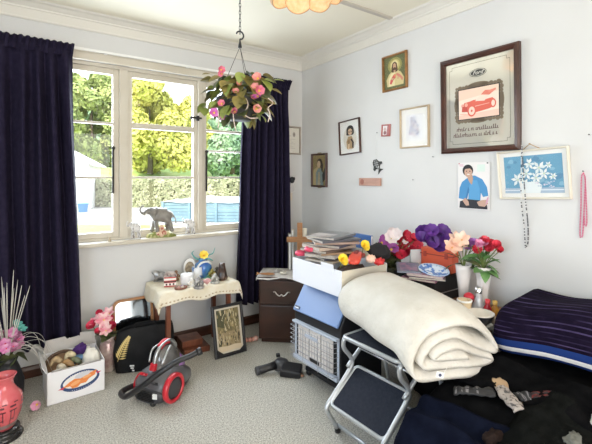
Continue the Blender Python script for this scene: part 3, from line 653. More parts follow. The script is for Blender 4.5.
# poster of a man in a blue jumper
ps = thing('poster', 'unframed poster of a smiling man in a blue jumper', 'poster', (WX-.003, 1.447, 1.362), -PI/2)
sh = [((.62, .72, .66), [(.62, .80), (.86, .80), (.86, .95), (.62, .95)]), ((.70, .55, .60), [(.05, .92), (.20, .90), (.18, .97), (.06, .97)]),
      ((.06, .25, .50), [(.03, .22), (.06, .45), (.14, .58), (.30, .66), (.38, .70), (.55, .72), (.78, .64), (.92, .48), (.96, .30), (.80, .27), (.74, .36), (.72, .20), (.40, .18), (.34, .40), (.24, .20)]), ((.09, .31, .57), [(.34, .20), (.38, .52), (.46, .62), (.62, .62), (.70, .44), (.70, .20)]), ((.04, .18, .40), [(.24, .2), (.30, .2), (.38, .42), (.34, .48)]),
      ((.50, .31, .22), [(.32, .66), (.40, .56), (.46, .52), (.50, .66), (.46, .74), (.34, .72)]), ((.012, .010, .012), ell(.33, .83, .17, .125)), ((.54, .34, .25), ell(.345, .795, .125, .115)), ((.012, .010, .012), [(.19, .83), (.22, .90), (.36, .92), (.48, .88), (.48, .82), (.40, .87), (.26, .86)]),
      ((.05, .03, .03), ell(.29, .81, .022, .012, 8)), ((.05, .03, .03), ell(.40, .81, .022, .012, 8)), ((.74, .68, .64), ell(.35, .745, .045, .012, 10)), ((.42, .24, .17), [(.34, .80), (.37, .77), (.33, .77)]),
      ((.018, .018, .026), [(.06, .02), (.08, .16), (.30, .21), (.70, .20), (.92, .16), (.94, .02)]), ((.52, .33, .25), [(.16, .18), (.26, .24), (.36, .16), (.38, .08), (.28, .07), (.22, .12)]), ((.52, .33, .25), [(.62, .16), (.74, .20), (.92, .22), (.96, .14), (.86, .07), (.68, .08)]), ((.58, .32, .42), [(.88, .10), (.96, .18), (.98, .30), (.92, .24)])]
print_sheet('sheet', .222, .31, (.74, .71, .70), sh, ps, y=-.004)
MB().lathe([(.0001, 0), (.004, 0), (.004, .003), (.0001, .004)], 8, (.098, -.0065, .148), (PI/2, 0, 0)).build('drawing_pin', m_black, ps)
MB().lathe([(.0001, 0), (.004, 0), (.004, .003), (.0001, .004)], 8, (-.100, -.0065, .148), (PI/2, 0, 0)).build('drawing_pin', M('pin_red', (.5, .1, .12), .4), ps)
# wooden plaque
pq = thing('wall_plaque', 'small pinkish wooden plaque below the dark metal fish', 'plaque', (WX-.002, 2.378, 1.378), -PI/2)
m_plq = M('plaque_wood', (.52, .30, .22), .5, col2=(.42, .22, .16), scale=6, stretch=(1, 1, 8))
MB().span((-.125, -.016, -.033), (.125, 0, .033)).build('board', m_plq, pq, bevel=.003)
ln = MB()
for q, (za, zb_) in enumerate(((.012, .016), (.002, .006), (-.008, -.004), (-.018, -.014))): ln.span((-.04, -.0168, za), (.10-.02*(q % 2), -.016, zb_))
ln.build('inscription', paint((.42, .24, .18)), pq)
fl_ = MB(); fl_.prism(ell(-.085, .0, .022, .024, 14), -.018, -.016); fl_.build('carved_rosette', paint((.34, .13, .09)), pq)
# metal fish
fs_ = thing('wall_ornament', 'black openwork metal fish hanging above the wooden plaque', 'ornament', (WX-.004, 2.306, 1.523), group=None)
fs_.matrix_world = Matrix.Translation(fs_.location) @ Matrix.Rotation(-PI/2, 4, 'Z') @ Matrix.Rotation(.9, 4, 'Y')
mb = MB(); body = [(-.05+.0, 0), (-.03, .026), (0, .033), (.028, .02), (.045, 0), (.028, -.02), (0, -.033), (-.03, -.026)]
sp_ = [(x, 0, z) for x, z in body]; mb.tube(sp_, .004, 6, closed=True)
for x in (-.03, -.01, .01): mb.tube([(x-.012, 0, -.024), (x+.016, 0, .026)], .0025, 5)
for x in (-.025, -.005, .015): mb.tube([(x+.012, 0, -.026), (x-.012, 0, .026)], .0025, 5)
mb.build('body_outline', m_iron, fs_)
MB().prism([(.04, 0), (.075, .035), (.068, 0), (.075, -.035)], -.003, .003).build('tail', m_iron, fs_)
MB().prism([(-.01, .03), (.012, .058), (.03, .052), (.022, .024)], -.003, .003).build('fin', m_iron, fs_); MB().prism([(-.01, -.03), (.012, -.055), (.03, -.05), (.022, -.024)], -.003, .003).build('fin', m_iron, fs_)
MB().tube([on_x(376.5, 134)-Vector((.004, 0, 0)), on_x(377, 158)-Vector((.006, 0, 0))], .0009, 4).build('thread', m_paper, None)
th = bpy.data.objects['thread']; th.parent = fs_; th.matrix_parent_inverse = fs_.matrix_world.inverted()
# bead strings
def strand(name, label, paths, rad, mats, cat='necklace'):
    t = thing(name, label, cat, (0, 0, 0)); rr = random.Random(3)
    for mi, pts in paths:
        pts = spline(pts, 10); acc = 0; mb = MB(); last = pts[0]
        mb.ball(pts[0], rad, 6, 4)
        for p in pts[1:]:
            while (p-last).length > rad*2.1:
                last = last+(p-last).normalized()*rad*2.1; mb.ball(last, rad, 6, 4, mi=rr.randrange(len(mats[mi])))
        mb.build('bead_string', mats[mi], t)
    return t
def wl(px, py, off): p = on_x(px, py); return p-Vector((off, 0, 0))
bdk, blt = paint((.05, .05, .06), .3), paint((.72, .70, .68), .3)
strand('bead_necklace', 'black and white bead necklace hanging down over the lily picture', [(0, [wl(525.5, 146, .045), wl(525, 170, .045), wl(524.5, 200, .04), wl(525, 225, .012), wl(526, 247, .008)]), (1, [wl(526, 247, .008), wl(528.5, 243, .008), wl(528.6, 225, .008), wl(528.3, 200, .034), wl(527, 165, .05), wl(525.5, 146, .045)])], .0042, {0: [blt, bdk, blt], 1: [bdk, blt, bdk]})
pkb = M('pink_bead', (.62, .13, .24), .35)
strand('bead_necklace', 'pink bead necklace looped over a nail at the right edge', [(0, [wl(584, 173, .008), wl(582, 178, .008), wl(581.6, 205, .008), wl(580.6, 234, .008), wl(582.5, 237, .008), wl(583.6, 230, .008), wl(585, 205, .01), wl(585.8, 180, .008), wl(584, 173, .008)]), (0, [wl(586, 178, .012), wl(587, 200, .012), wl(587.6, 223, .012), wl(585.5, 225.5, .012), wl(585, 216, .012)])], .0040, {0: [pkb]})
# nails, hook with cord
for nm, px, py in (('bare nail in the wall above the pink necklace', 590, 135), ('bare nail in the wall left of the poster', 434, 157), ('bare nail in the wall below the pale floral print', 414, 180), ('nail holding the pink bead necklace', 584, 171.5), ('bare nail in the wall right of the tiny red frame', 378, 133)):
    p = on_x(px, py); n_ = thing('nail', nm, 'nail', p, group='nails in the right wall')
    MB().tube([(0, 0, 0), (-.016, 0, .002)], .0016, 6).build('shank', m_iron, n_); MB().lathe([(.0001, 0), (.0035, 0), (.0035, .0012), (.0001, .0012)], 8, (-.016, 0, .002), (0, PI/2, 0)).build('head', m_iron, n_)
p = on_y(291, 180); hk_ = thing('wall_hook', 'small black wall hook with a looped white cord beside the curtain', 'hook', p)
mb = MB(); mb.ball((0, -.02, 0), (.03, .02, .034)); mb.ball((.018, -.03, .012), (.012, .012, .018)); mb.build('hook_body', m_black, hk_)
MB().tube(spline([(0, -.02, -.03), (-.035, -.015, -.10), (-.045, -.012, -.14), (.03, -.012, -.12), (.035, -.015, -.08), (.01, -.02, -.03)], 6), .0022, 5).build('cord', m_paper, hk_)
MB().span((-.04, -.012, -.21), (.01, -.004, -.13)).build('paper_tag', paint((.70, .62, .52)), hk_)
# ------------------------------------------------------------------ figurines on the sill
SZ = WZ0
m_eleg = M('grey_ceramic', (.16, .145, .125), .4, col2=(.26, .24, .21), scale=25)
m_tusk = M('ivory_ceramic', (.80, .74, .62), .4)
def elephant(label, loc, rz, s, mat, matlegs=None, group='elephant figurines on the sill', pose='trunk_up'):
    t = thing('elephant_figurine', label, 'figurine', loc, rz, group); t.scale = (s, s, s)
    # faces -X; body about 0.2 long in unit size
    pts = [(.0, 0, .125, .048), (-.045, 0, .130, .046), (.045, 0, .128, .047), (.078, 0, .122, .032), (-.078, 0, .150, .030), (-.10, 0, .155, .027),
           (-.122, 0, .145, .014), (-.142, 0, .138, .010), (-.158, 0, .15, .008), (-.162, 0, .17, .007), (-.15, 0, .187, .0065), (-.132, 0, .190, .006),
           (-.05, .030, .09, .022), (-.06, .032, .045, .017), (-.072, .032, .006, .018), (-.045, -.030, .09, .022), (-.035, -.032, .045, .017), (-.03, -.032, .006, .018),
           (.055, .030, .085, .025), (.050, .032, .045, .017), (.062, .032, .006, .018), (.06, -.030, .085, .025), (.075, -.032, .045, .017), (.085, -.032, .006, .018),
           (.098, 0, .115, .006), (.115, 0, .09, .005), (.118, 0, .06, .005)]
    ed = [(0, 1), (0, 2), (2, 3), (1, 4), (4, 5), (5, 6), (6, 7), (7, 8), (8, 9), (9, 10), (10, 11), (1, 12), (12, 13), (13, 14), (1, 15), (15, 16), (16, 17), (2, 18), (18, 19), (19, 20), (2, 21), (21, 22), (22, 23), (3, 24), (24, 25), (25, 26)]
    skin('body', pts, ed, mat, t, 2)
    for sy in (-1, 1):
        e = MB(); e.grid(lambda u, v: (-.082+.046*u-.008*math.sin(PI*v), sy*(.026+.022*u+.006*math.sin(v*6)), .178-.062*v*(1-.25*u)-.01*u), 6, 6); e.build('ear', matlegs or mat, t, solid=.004)
        MB().tube([(-.112, sy*.014, .140), (-.130, sy*.018, .128), (-.146, sy*.018, .132)], [.005, .004, .0012], 7).build('tusk', m_tusk, t)
        MB().ball((-.108, sy*.024, .165), .0035, 6, 5).build('eye', m_black, t)
    return t
m_salt = M('painted_ceramic', (.70, .68, .66), .35, col2=(.20, .17, .16), scale=32, contrast=(.50, .60))
ep = on_y(162, 231, 3.365); ep.z = SZ
# base of the large figurine: rocky green plinth with a carved face of tree roots
EB = .018
el = elephant('large grey elephant figurine with raised trunk on a mossy base, middle of sill', (ep.x-.008, 3.362, SZ+.034), -.18, 1.02, m_eleg); el.scale = (1.02, 1.02, 1.22)
bs = MB()
def rock(u, v):
    a = u*2*PI; th = v*PI/2; n_ = 1+.16*noise.noise((math.cos(a)*2.2, math.sin(a)*2.2, v*3))
    return (.118*math.cos(a)*math.cos(th)**.5*n_, .040*math.sin(a)*math.cos(th)**.5*n_, .038*math.sin(th)*n_-.030)
bs.grid(rock, 24, 6); bs.lathe([(.001, 0), (1, 0)], 24, (0, 0, -.030), sx=.118, sy=.04)
bs.build('mossy_base', M('moss_ceramic', (.20, .22, .05), .5, col2=(.55, .50, .24), scale=22, contrast=(.45, .55)), el)
fg = MB(); fg.ball((.0, -.03, .03), (.024, .015, .030)); fg.ball((-.026, -.036, .004), (.018, .012, .016)); fg.ball((.026, -.036, .004), (.018, .012, .016)); fg.ball((0, -.038, -.006), (.02, .012, .018))
fg.build('flower_boss', M('boss_ceramic', (.72, .52, .36), .4, col2=(.40, .10, .07), scale=45, contrast=(.48, .58)), el)
p = on_y(135, 238, 3.358); elephant('small speckled elephant figurine left of the large one', (p.x+.004, 3.356, SZ), -.1, .52, m_salt, group='small elephant figurines').scale = (.42, .55, .78)
p = on_y(190, 232, 3.358); elephant('small speckled elephant figurine right of the large one', (p.x, 3.356, SZ), -.1, .52, m_salt, group='small elephant figurines').scale = (.42, .55, .78)
p = on_y(109.5, 235, 3.36); kn = MB(); kn.lathe([(.0001, 0), (.012, 0), (.014, .012), (.006, .022), (.010, .032), (.0001, .04)], 12)
tag(kn.build('sill_knob', M('dull_brass', (.5, .42, .30), .4, .5), None, (p.x, 3.36, SZ)), 'tiny brass knob at the left end of the sill', 'knob')

# ------------------------------------------------------------------ carton with oval emblem
CT = thing('carton', 'open white cardboard carton with an orange and blue oval emblem', 'box', (.300, 3.03, 0), .03)
m_card = M('white_card', (.80, .79, .80), .6); m_cardin = M('grey_card', (.50, .47, .44), .8, col2=(.44, .41, .38), scale=10)
CW, CD, CH = .328, .30, .205
b = MB(); t_ = .006
b.span((-CW/2, -CD/2, 0), (CW/2, CD/2, t_))
b.span((-CW/2, -CD/2, 0), (CW/2, -CD/2+t_, CH)); b.span((-CW/2, -CD/2, 0), (-CW/2+t_, CD/2, CH)); b.span((CW/2-t_, -CD/2, 0), (CW/2, CD/2, CH)); b.span((-CW/2, CD/2-t_, 0), (CW/2, CD/2, CH+.01))
b.build('body', m_card, CT, bevel=.002)
fp_ = MB(); fp_.prism([(-CW/2, 0), (CW/2, 0), (CW/2-.01, .085), (.06, .095), (.05, .075), (-.02, .07), (-.03, .088), (-CW/2+.02, .085)], 0, .004); fp_.build('back_flap', m_cardin, CT, (0, CD/2, CH+.008), (-.18, 0, 0))
MB().span((-.004, -CD/2, 0), (0, CD/2-.01, .05)).build('side_flap', m_card, CT, (-CW/2, 0, CH-.002), (0, -.5, 0))
fe = MB(); fe.prism([(-.14, 0), (-.13, .03), (-.09, .035), (-.08, .012), (.02, .010), (.03, .03), (.13, .03), (.14, 0)], 0, .004); fe.build('front_flap', m_cardin, CT, (.0, -CD/2, CH-.004), (.9, 0, 0))
yb = -CD/2-.0006
em = []
OR, NV = (.78, .24, .06), (.03, .06, .16)
def rot2(poly, a, cx=0, cz=0): c, s = math.cos(a), math.sin(a); return [(cx+x*c-z*s, cz+x*s+z*c) for x, z in poly]
EA, EX, EZ = .10, .02, .108
lay = [(NV, rot2(ell(0, 0, .112, .062, 32), EA, EX, EZ)), ((.80, .78, .76), rot2(ell(0, .005, .098, .045, 32), EA, EX, EZ)), ((.60, .60, .64), rot2(ell(.02, .030, .05, .018, 18), EA, EX, EZ)), (OR, rot2([(-.105, -.012), (-.06, .012), (-.03, .022), (0, .012), (.04, .016), (.06, .028), (.10, .034), (.085, .004), (.05, -.006), (.03, -.026), (.0, -.022), (-.02, -.036), (-.05, -.034), (-.06, -.016)], EA, EX, EZ)), ((.85, .40, .16), rot2(ell(-.03, .0, .03, .012, 12), .3, EX, EZ)), ((.85, .40, .16), rot2(ell(.04, .008, .026, .009, 12), .2, EX, EZ)),
       ((.55, .04, .10), rot2([(.095, .020), (.125, .014), (.100, .004)], EA, EX, EZ)), ((.55, .04, .10), rot2([(-.095, -.005), (-.128, -.014), (-.098, -.022)], EA, EX, EZ))]
mats = []; mb = MB()
for i, (c, poly) in enumerate(lay):
    m = paint(c)
    if m not in mats: mats.append(m)
    mb.add([(x, yb-.0003*i, z) for x, z in poly], [list(range(len(poly)))], mats.index(m))
rr = random.Random(2)
for k in range(9):                                                 # lettering round the ring, unreadable at this size
    for sg in (-1, 1):
        a = PI/2*sg+(k-4)*.13; x, z = .104*math.cos(a), .052*math.sin(a); q = ell(x, z*1.03, .0022, .0022, 6)
        mb.add([(xx, yb-.003, zz) for xx, zz in rot2(q, EA, EX, EZ)], [list(range(6))], 1)
mb.build('oval_emblem', mats, CT, recalc=False)
# what is in the carton
cw_ = CT.matrix_basis
def in_ct(x, y, z): return Matrix.Translation((.300, 3.03, 0)) @ Matrix.Rotation(.03, 4, 'Z') @ Vector((x, y, z))
wb = thing('oval_tray', 'oval cane tray standing in the white carton', 'tray', in_ct(-.055, .06, .150)); wb.rotation_euler = (1.0, 0, .1)
MB().tube([(.105*math.cos(a), .085*math.sin(a), 0) for a in [k*2*PI/26 for k in range(26)]], .011, 8, closed=True).build('rim', M('cane_dark', (.10, .055, .03), .6), wb)
MB().lathe([(.001, 0), (1, 0), (1, .006)], 26, (0, 0, -.004), sx=.105, sy=.085).build('tray_base', M('cane_light', (.36, .22, .12), .7), wb)
rr = random.Random(4)
for k, (x, y, z, c, L_, lab) in enumerate(((-.10, .0, .20, (.62, .44, .24), .07, 'tan wooden ornament at the left inside the white carton'), (-.05, -.06, .19, (.48, .28, .12), .09, 'brown curled ornament at the front inside the white carton'), (-.02, .0, .215, (.70, .58, .36), .055, 'cream shell-like ornament in the middle of the white carton'), (-.08, -.09, .185, (.70, .60, .44), .055, 'pale twisted ornament against the carton front'), (.0, -.05, .19, (.20, .22, .12), .075, 'olive green ornament in the middle of the white carton'), (.035, -.03, .19, (.10, .20, .34), .075, 'blue grey ornament beside the white cloth in the carton'))):
    o = MB(); a0 = rr.uniform(-.5, .5)
    o.tube(spline([(-L_/2, 0, -.02), (-L_/4, .015, .008), (0, 0, .018), (L_/3, -.012, .006), (L_/2, .0, -.015)], 5), [.008+.012*math.sin(PI*i/20) for i in range(21)], 9)
    tag(o.build('ornament', M('ornament_%d' % k, c, .45, col2=tuple(v*.6 for v in c), scale=30), None, in_ct(x, y, z), (rr.uniform(-.3, .3), rr.uniform(-.3, .3), a0)), lab, 'ornament', 'ornaments packed in the white carton')
def lump(name, label, cat, loc, size, mat, seed, rz=0, amp=.3, freq=2.2, group=None, nu=28, nv=14):
    def fn(u, v):
        a = u*2*PI; th = (v-.5)*PI; q = Vector((math.cos(a)*math.cos(th), math.sin(a)*math.cos(th), math.sin(th)))
        n_ = 1+amp*noise.noise(q*freq+Vector((seed, seed*2, 0)))+amp*.5*noise.noise(q*freq*2.7+Vector((0, seed, 7)))
        return (q.x*size[0]*n_, q.y*size[1]*n_, q.z*size[2]*n_)
    return tag(MB().grid(fn, nu, nv).build(name, mat, None, loc, (0, 0, rz)), label, cat, group)
lump('cloth', 'crumpled white cloth in the right end of the carton', 'cloth', in_ct(.098, -.030, .165), (.058, .088, .090), M('white_cotton', (.76, .72, .64), .85), 3, amp=.22)
lump('cloth', 'bunched purple cloth behind the white cloth in the carton', 'cloth', in_ct(.055, .085, .20), (.045, .035, .05), M('purple_cloth', (.07, .02, .16), .8), 8, amp=.4)

# ------------------------------------------------------------------ pink vase on a black stand
PV = on_z(4, 437); pv = thing('pink_vase', 'pink glazed vase with dark landscape pattern on a black stand', 'vase', (PV.x, PV.y, 0))
k_ = .92
prof = [(.001, .06), (.052, .06), (.060, .075), (.088, .15), (.096, .20), (.090, .245), (.060, .285), (.048, .31), (.046, .335), (.060, .362), (.064, .368), (.056, .368), (.040, .34), (.042, .30), (.001, .27)]
m_pv = M('pink_glaze', (.60, .085, .10), .22, col2=(.66, .15, .16), scale=10, coat=.5)
MB().lathe([(r_*k_, z*k_) for r_, z in prof], 32).build('body', m_pv, pv)
MB().lathe([(r_*k_, z*k_) for r_, z in ((.001, 0), (.092, 0), (.098, .012), (.085, .03), (.075, .035), (.082, .05), (.078, .06), (.001, .06))], 28).build('stand', M('black_lacquer', (.012, .011, .011), .2), pv)
def vr(z):
    for (r0, z0), (r1, z1) in zip(prof[2:9], prof[3:10]):
        if z0 <= z <= z1: return r0+(r1-r0)*(z-z0)/(z1-z0)
    return .08
def vpatch(a0, a1, z0, z1, n=6):
    return lambda u, v: ((lambda z, a: ((vr(z)+.0012)*k_*math.cos(a), (vr(z)+.0012)*k_*math.sin(a), z*k_))(z0+(z1-z0)*v, a0+(a1-a0)*u))
pt = MB(); rr = random.Random(9)
for k in range(10):
    a0 = k*2*PI/10
    pt.grid(vpatch(a0+.05, a0+.10, .10, .185), 1, 5); pt.grid(vpatch(a0+.25, a0+.30, .12, .185), 1, 5); pt.grid(vpatch(a0, a0+.42, .182, .190), 3, 1)
    pt.grid(vpatch(a0+.05, a0+.30, .13, .137), 3, 1); pt.grid(vpatch(a0+rr.uniform(0, .2), a0+.35, .205, .212+rr.uniform(0, .012)), 3, 2); pt.grid(vpatch(a0+rr.uniform(.1, .3), a0+.5, .225, .231), 3, 1)
pt.build('dark_pattern', paint((.10, .02, .03), .3), pv, recalc=False)
MB().lathe([((vr(z)+.001)*k_, z*k_) for z in (.076, .084, .092, .100)], 32).build('foot_band', paint((.22, .15, .14), .3), pv)

# ------------------------------------------------------------------ black vase with pink blooms and tall silver reeds
BV = Vector((-.06, 3.06, 0)); bv = thing('flower_vase', 'black vase of pink artificial flowers with tall silver reeds', 'flower arrangement', BV)
MB().lathe([(.001, 0), (.07, 0), (.085, .05), (.09, .14), (.065, .22), (.05, .26), (.06, .29), (.05, .29), (.04, .25), (.001, .2)], 24).build('vase', m_black, bv)
m_reed = M('silver_reed', (.62, .60, .55), .4, .3)
for k in range(16):
    a = random.uniform(0, 6.28); tx, ty = random.uniform(-.10, .13), random.uniform(-.06, .08); tz = random.uniform(.62, .86)
    MB().tube(spline([(0, 0, .27), (tx*.4, ty*.4, .45), (tx, ty, tz)], 4), [.003]*8+[.0012], 5).build('reed', m_reed, bv)
for k in range(11):
    e = random.uniform(.16, .30); ey = random.uniform(-.06, .12); zt = random.uniform(.33, .40); ze = random.uniform(.05, .24)
    MB().tube(spline([(.02, 0, .28), (e*.35, ey*.4, zt), (e*.75, ey*.8, zt-.04), (e, ey, ze)], 5), .0014, 4).build('drooping_blade', m_reed, bv)
fl_orch = petal_flower('flower_orchid', M('petal_orchid', (.55, .11, .33), .55, col2=(.70, .36, .52), scale=30), M('orchid_heart', (.70, .06, .10), .5), 6, .048, .023, .35)
rr = random.Random(14)
for k in range(38):
    a, q = rr.uniform(0, 6.28), rr.random()**.5; x, y, z = .085*q*math.cos(a)-.012, .09*q*math.sin(a), .36+.085*math.sqrt(max(0, 1-q*q))*rr.uniform(.2, 1)+rr.uniform(-.04, .01)
    inst('flower', fl_orch, bv, (x, y, z), (rr.uniform(.1, 1.3), rr.uniform(-.5, .5), rr.uniform(-1.2, .4)), rr.uniform(.6, .85))
fl_teal = petal_flower('flower_teal', M('petal_teal', (.12, .42, .38), .55), M('teal_heart', (.3, .6, .5), .5), 5, .035, .014, .5)
for x, y, z in ((.055, .03, .455), (.07, .02, .44), (.045, .05, .47)): inst('flower', fl_teal, bv, (x, y, z), (.6, .2, .4))
for k in range(10): inst('leaf', lms[1], bv, (.04*math.cos(k), .04*math.sin(k), .30), (rr.uniform(-.4, .4), rr.uniform(-.3, .7), k*.63), 1.3)
# fallen bloom
fb = thing('fallen_flower', 'single pink and white bloom lying on the carpet', 'flower', on_z(37, 409)+Vector((0, 0, .028)))
inst('petals', petal_flower('flower_fallen', M('petal_fallen', (.70, .24, .46), .55, col2=(.82, .66, .70), scale=25), ink_y, 6, .042, .021, .9), fb, (0, 0, 0), (1.25, .1, -.3), 1.0)

# ------------------------------------------------------------------ pearly vase of lilies
LV = Vector((.535, 3.165, 0)); lv = thing('lily_vase', 'pearly swirled glass vase of pink lilies by the tote bag', 'flower vase', LV)
MB().lathe([(.001, 0), (.045, 0), (.05, .01), (.045, .03), (.062, .10), (.066, .15), (.052, .20), (.042, .225), (.058, .255), (.053, .255), (.036, .225), (.001, .2)], 26).build('vase', M('pearl_glaze', (.34, .20, .20), .2, .25, col2=(.66, .56, .50), scale=14, coat=.6), lv)
fl_lily = petal_flower('flower_lily', M('petal_lily', (.70, .18, .26), .55, col2=(.84, .60, .58), scale=22), ink_y, 6, .075, .022, .45)
fl_rose = petal_flower('flower_rose', M('petal_rose', (.55, .015, .06), .55, col2=(.66, .05, .11), scale=22), pkr, 9, .036, .024, .95)
def lv_at(px, py, d): 
    q = at_d(px, py, d)-LV; return q
for px, py, me, s, d in ((104, 320, fl_lily, .85, 2.82), (109, 314, fl_lily, .75, 2.86), (100, 313, fl_rose, 1, 2.9), (93, 327, fl_rose, 1.35, 2.8), (113, 328, fl_rose, 1.4, 2.85), (98, 332, fl_rose, .9, 2.8), (108, 323, fl_rose, .9, 2.84), (97, 322, fl_lily, .7, 2.84), (106, 331, fl_lily, .7, 2.8), (111, 318, fl_rose, .8, 2.92)):
    q = lv_at(px, py, d); inst('flower', me, lv, q, (rr.uniform(.6, 1.2), rr.uniform(-.3, .3), -YAW+rr.uniform(-.5, .5)), s)
    MB().tube(spline([(0, 0, .22), (q.x*.5, q.y*.5, .28), (q.x, q.y, q.z)], 4), .003, 5).build('stem', m_leaf, lv)
for k in range(8): inst('leaf', lms[1], lv, (.02*math.cos(k), .02*math.sin(k), .26), (rr.uniform(-.4, .4), rr.uniform(-.6, .2), k*.8), 1.2)

# ------------------------------------------------------------------ arched mirror behind the bag
MR = thing('mirror', 'round-shouldered wooden framed mirror leaning on the wall behind the bag', 'mirror', (.745, 3.255, .004)); MR.rotation_euler = (-.21, 0, 0)
def arch(w, h, r_):
    return [(-w/2, 0), (w/2, 0)]+circ(w/2-r_, h-r_, r_, r_, 8, 0, PI/2)+circ(-w/2+r_, h-r_, r_, r_, 8, PI/2, PI)
outer, inner = arch(.31, .455, .06), [(x, z+.022) for x, z in arch(.266, .411, .045)]
mb = MB(); n_ = len(outer)
for y in (-.02, 0): mb.add([(x, y, z) for x, z in outer]+[(x, y, z) for x, z in inner], [(k, (k+1) % n_, n_+(k+1) % n_, n_+k) for k in range(n_)])
o_ = 0
for base in (0, n_): mb.f += [[base+k, base+(k+1) % n_, 2*n_+base+(k+1) % n_, 2*n_+base+k] for k in range(n_)]; mb.mi += [0]*n_; mb.sm += [False]*n_
mb.build('frame', m_oak, MR, bevel=.003)
MB().prism([(x, z) for x, z in inner], -.010, -.006).build('mirror_glass', M('old_silver', (.36, .41, .46), .08, 1), MR)
# ------------------------------------------------------------------ tote bag
TB = thing('tote_bag', 'black fabric tote bag with a gold fern leaf emblem', 'bag', (.775, 3.075, 0), -.22)
m_bag = M('black_nylon', (.009, .009, .010), .7, col2=(.014, .014, .015), scale=14, spec=.2, bump=.3, bscale=18)
def bag(u, v):
    a = u*2*PI; p_ = 3.2; ca, sa = math.cos(a), math.sin(a); z = .315*v
    hw = .198+.018*math.sin(v*PI)-.006*v; hd = .075*(1-.45*v)+.012*math.sin(PI*v)
    x = hw*math.copysign(abs(ca)**(2/p_), ca); y = hd*math.copysign(abs(sa)**(2/p_), sa)
    n1 = noise.noise((x*9, y*9, z*9)); z2 = z-.035*v*(abs(x)/hw)**2*(1 if x < 0 else .2)+.012*n1*v
    return (x+.008*n1, y+.012*noise.noise((x*12, 3, z*10)), z2)
MB().grid(bag, 48, 16).build('bag_body', m_bag, TB, solid=.003)
MB().lathe([(.001, 0), (1, 0)], 24, (0, 0, .004), sx=.17, sy=.065).build('bag_bottom', m_bag, TB)
for sy in (-1, 1): MB().tube(spline([(-.08, sy*.045, .29), (-.07, sy*.03, .318), (-.01, sy*.03, .322), (.06, sy*.035, .325), (.085, sy*.045, .29)], 6), .009, 6, flat=.35).build('strap', m_bag, TB)
m_fern = M('gold_print', (.62, .47, .17), .5); fe = MB()
def bagface(x, z): return (x, -(.075*(1-.45*z/.315)+.012*math.sin(PI*z/.315))*1.02-.010, z)
stem = [(-.186+.075*t, .10+.155*t+.014*math.sin(t*PI)) for t in [k/12 for k in range(13)]]
fe.tube([bagface(x, z) for x, z in stem], .0028, 5)
for i, (x, z) in enumerate(stem[1:], 1):
    l_ = .045*(1-i/13)+.010
    for sd in (-1, 1):
        a = .95+sd*.95; ex, ez = x+l_*math.cos(a), z+l_*math.sin(a); nx, nz = -math.sin(a)*.0065, math.cos(a)*.0065; mx, mz = (x+ex)/2, (z+ez)/2
        fe.add([bagface(x, z), bagface(mx+nx, mz+nz), bagface(ex, ez), bagface(mx-nx, mz-nz)], [(0, 1, 2, 3)])
fe.build('fern_emblem', m_fern, TB, recalc=False)
wm = MB()
for dx, dz, w_, h_ in ((-.105, .05, .03, .012), (-.10, .035, .022, .010), (-.09, .015, .016, .012)): wm.add([bagface(-.0+dx, dz), bagface(dx+w_, dz-.004), bagface(dx+w_, dz+h_-.004), bagface(dx, dz+h_)], [(0, 1, 2, 3)])
wm.build('white_emblem', m_paper, TB, recalc=False)

# ------------------------------------------------------------------ vacuum cleaner
VC = thing('vacuum_cleaner', 'grey and red bagless vacuum cleaner on the carpet', 'vacuum cleaner', on_z(149, 403), -1.02); VC.scale = (.93, .93, .93)   # local +Y runs from the near end to the far end
m_vg = M('vac_grey', (.11, .11, .12), .32, coat=.3); m_vdk = M('vac_dark', (.045, .045, .05), .4); m_vr = M('vac_red', (.55, .015, .03), .28, coat=.5)
m_vclear = M('vac_smoke', (.16, .15, .145), .12, coat=.8, col2=(.05, .05, .05), scale=9); m_vpur = M('vac_purple', (.30, .14, .40), .35, coat=.4)
MB().loft([(-.02, 0, .085, .035, .10), (0, 0, .125, .022, .165), (.06, 0, .138, .018, .20), (.14, 0, .135, .018, .205), (.24, 0, .12, .02, .17), (.32, 0, .10, .025, .13), (.36, 0, .06, .03, .09)], 28, p=3).build('body', m_vg, VC)
MB().loft([(-.032, 0, .095, .02, .105), (-.01, 0, .128, .015, .11), (.05, 0, .142, .012, .085), (.2, 0, .13, .012, .07), (.35, 0, .075, .02, .06)], 28, p=3).build('lower_skirt', m_vdk, VC)
for k in range(6): MB().span((-.07, -.042, .035+k*.011), (.07, -.030, .040+k*.011)).build('vent_slat', m_black, VC)
# clear bin: dome
dm = MB(); dm.ball((0, .17, .20), (.082, .115, .135), 24, 14, (.35, 0, 0)); db = dm.build('dust_bin', m_vclear, VC)
MB().loft([(.20, 0, .075, .10, .26), (.26, 0, .07, .10, .25), (.31, 0, .05, .11, .20), (.33, 0, .02, .13, .17)], 20).build('cyclone_cap', m_vpur, VC)
MB().tube(spline([(0, .045, .22), (0, .075, .31), (0, .15, .350), (0, .22, .335), (0, .255, .285)], 6), .013, 10, flat=1.6).build('carry_handle', m_steel, VC)
MB().tube(spline([(0, .10, .338), (0, .15, .358), (0, .19, .350)], 5), .012, 10, flat=1.9).build('handle_grip', m_vr, VC)
for sx in (-1, 1): MB().tube(spline([(sx*.055, .06, .24), (sx*.065, .10, .31), (sx*.045, .16, .335)], 6), .007, 8).build('bin_rib', m_steel, VC)
MB().box((.0, .04, .225), (.045, .03, .05), (-.3, 0, 0)).build('bin_button', m_vr, VC, bevel=.008)
MB().box((-.055, .012, .178), (.05, .045, .018), (-.5, 0, 0)).build('cord_button', m_vr, VC, bevel=.006)
MB().box((.055, -.012, .150), (.05, .045, .018), (-.6, 0, 0)).build('power_button', m_vdk, VC, bevel=.006)
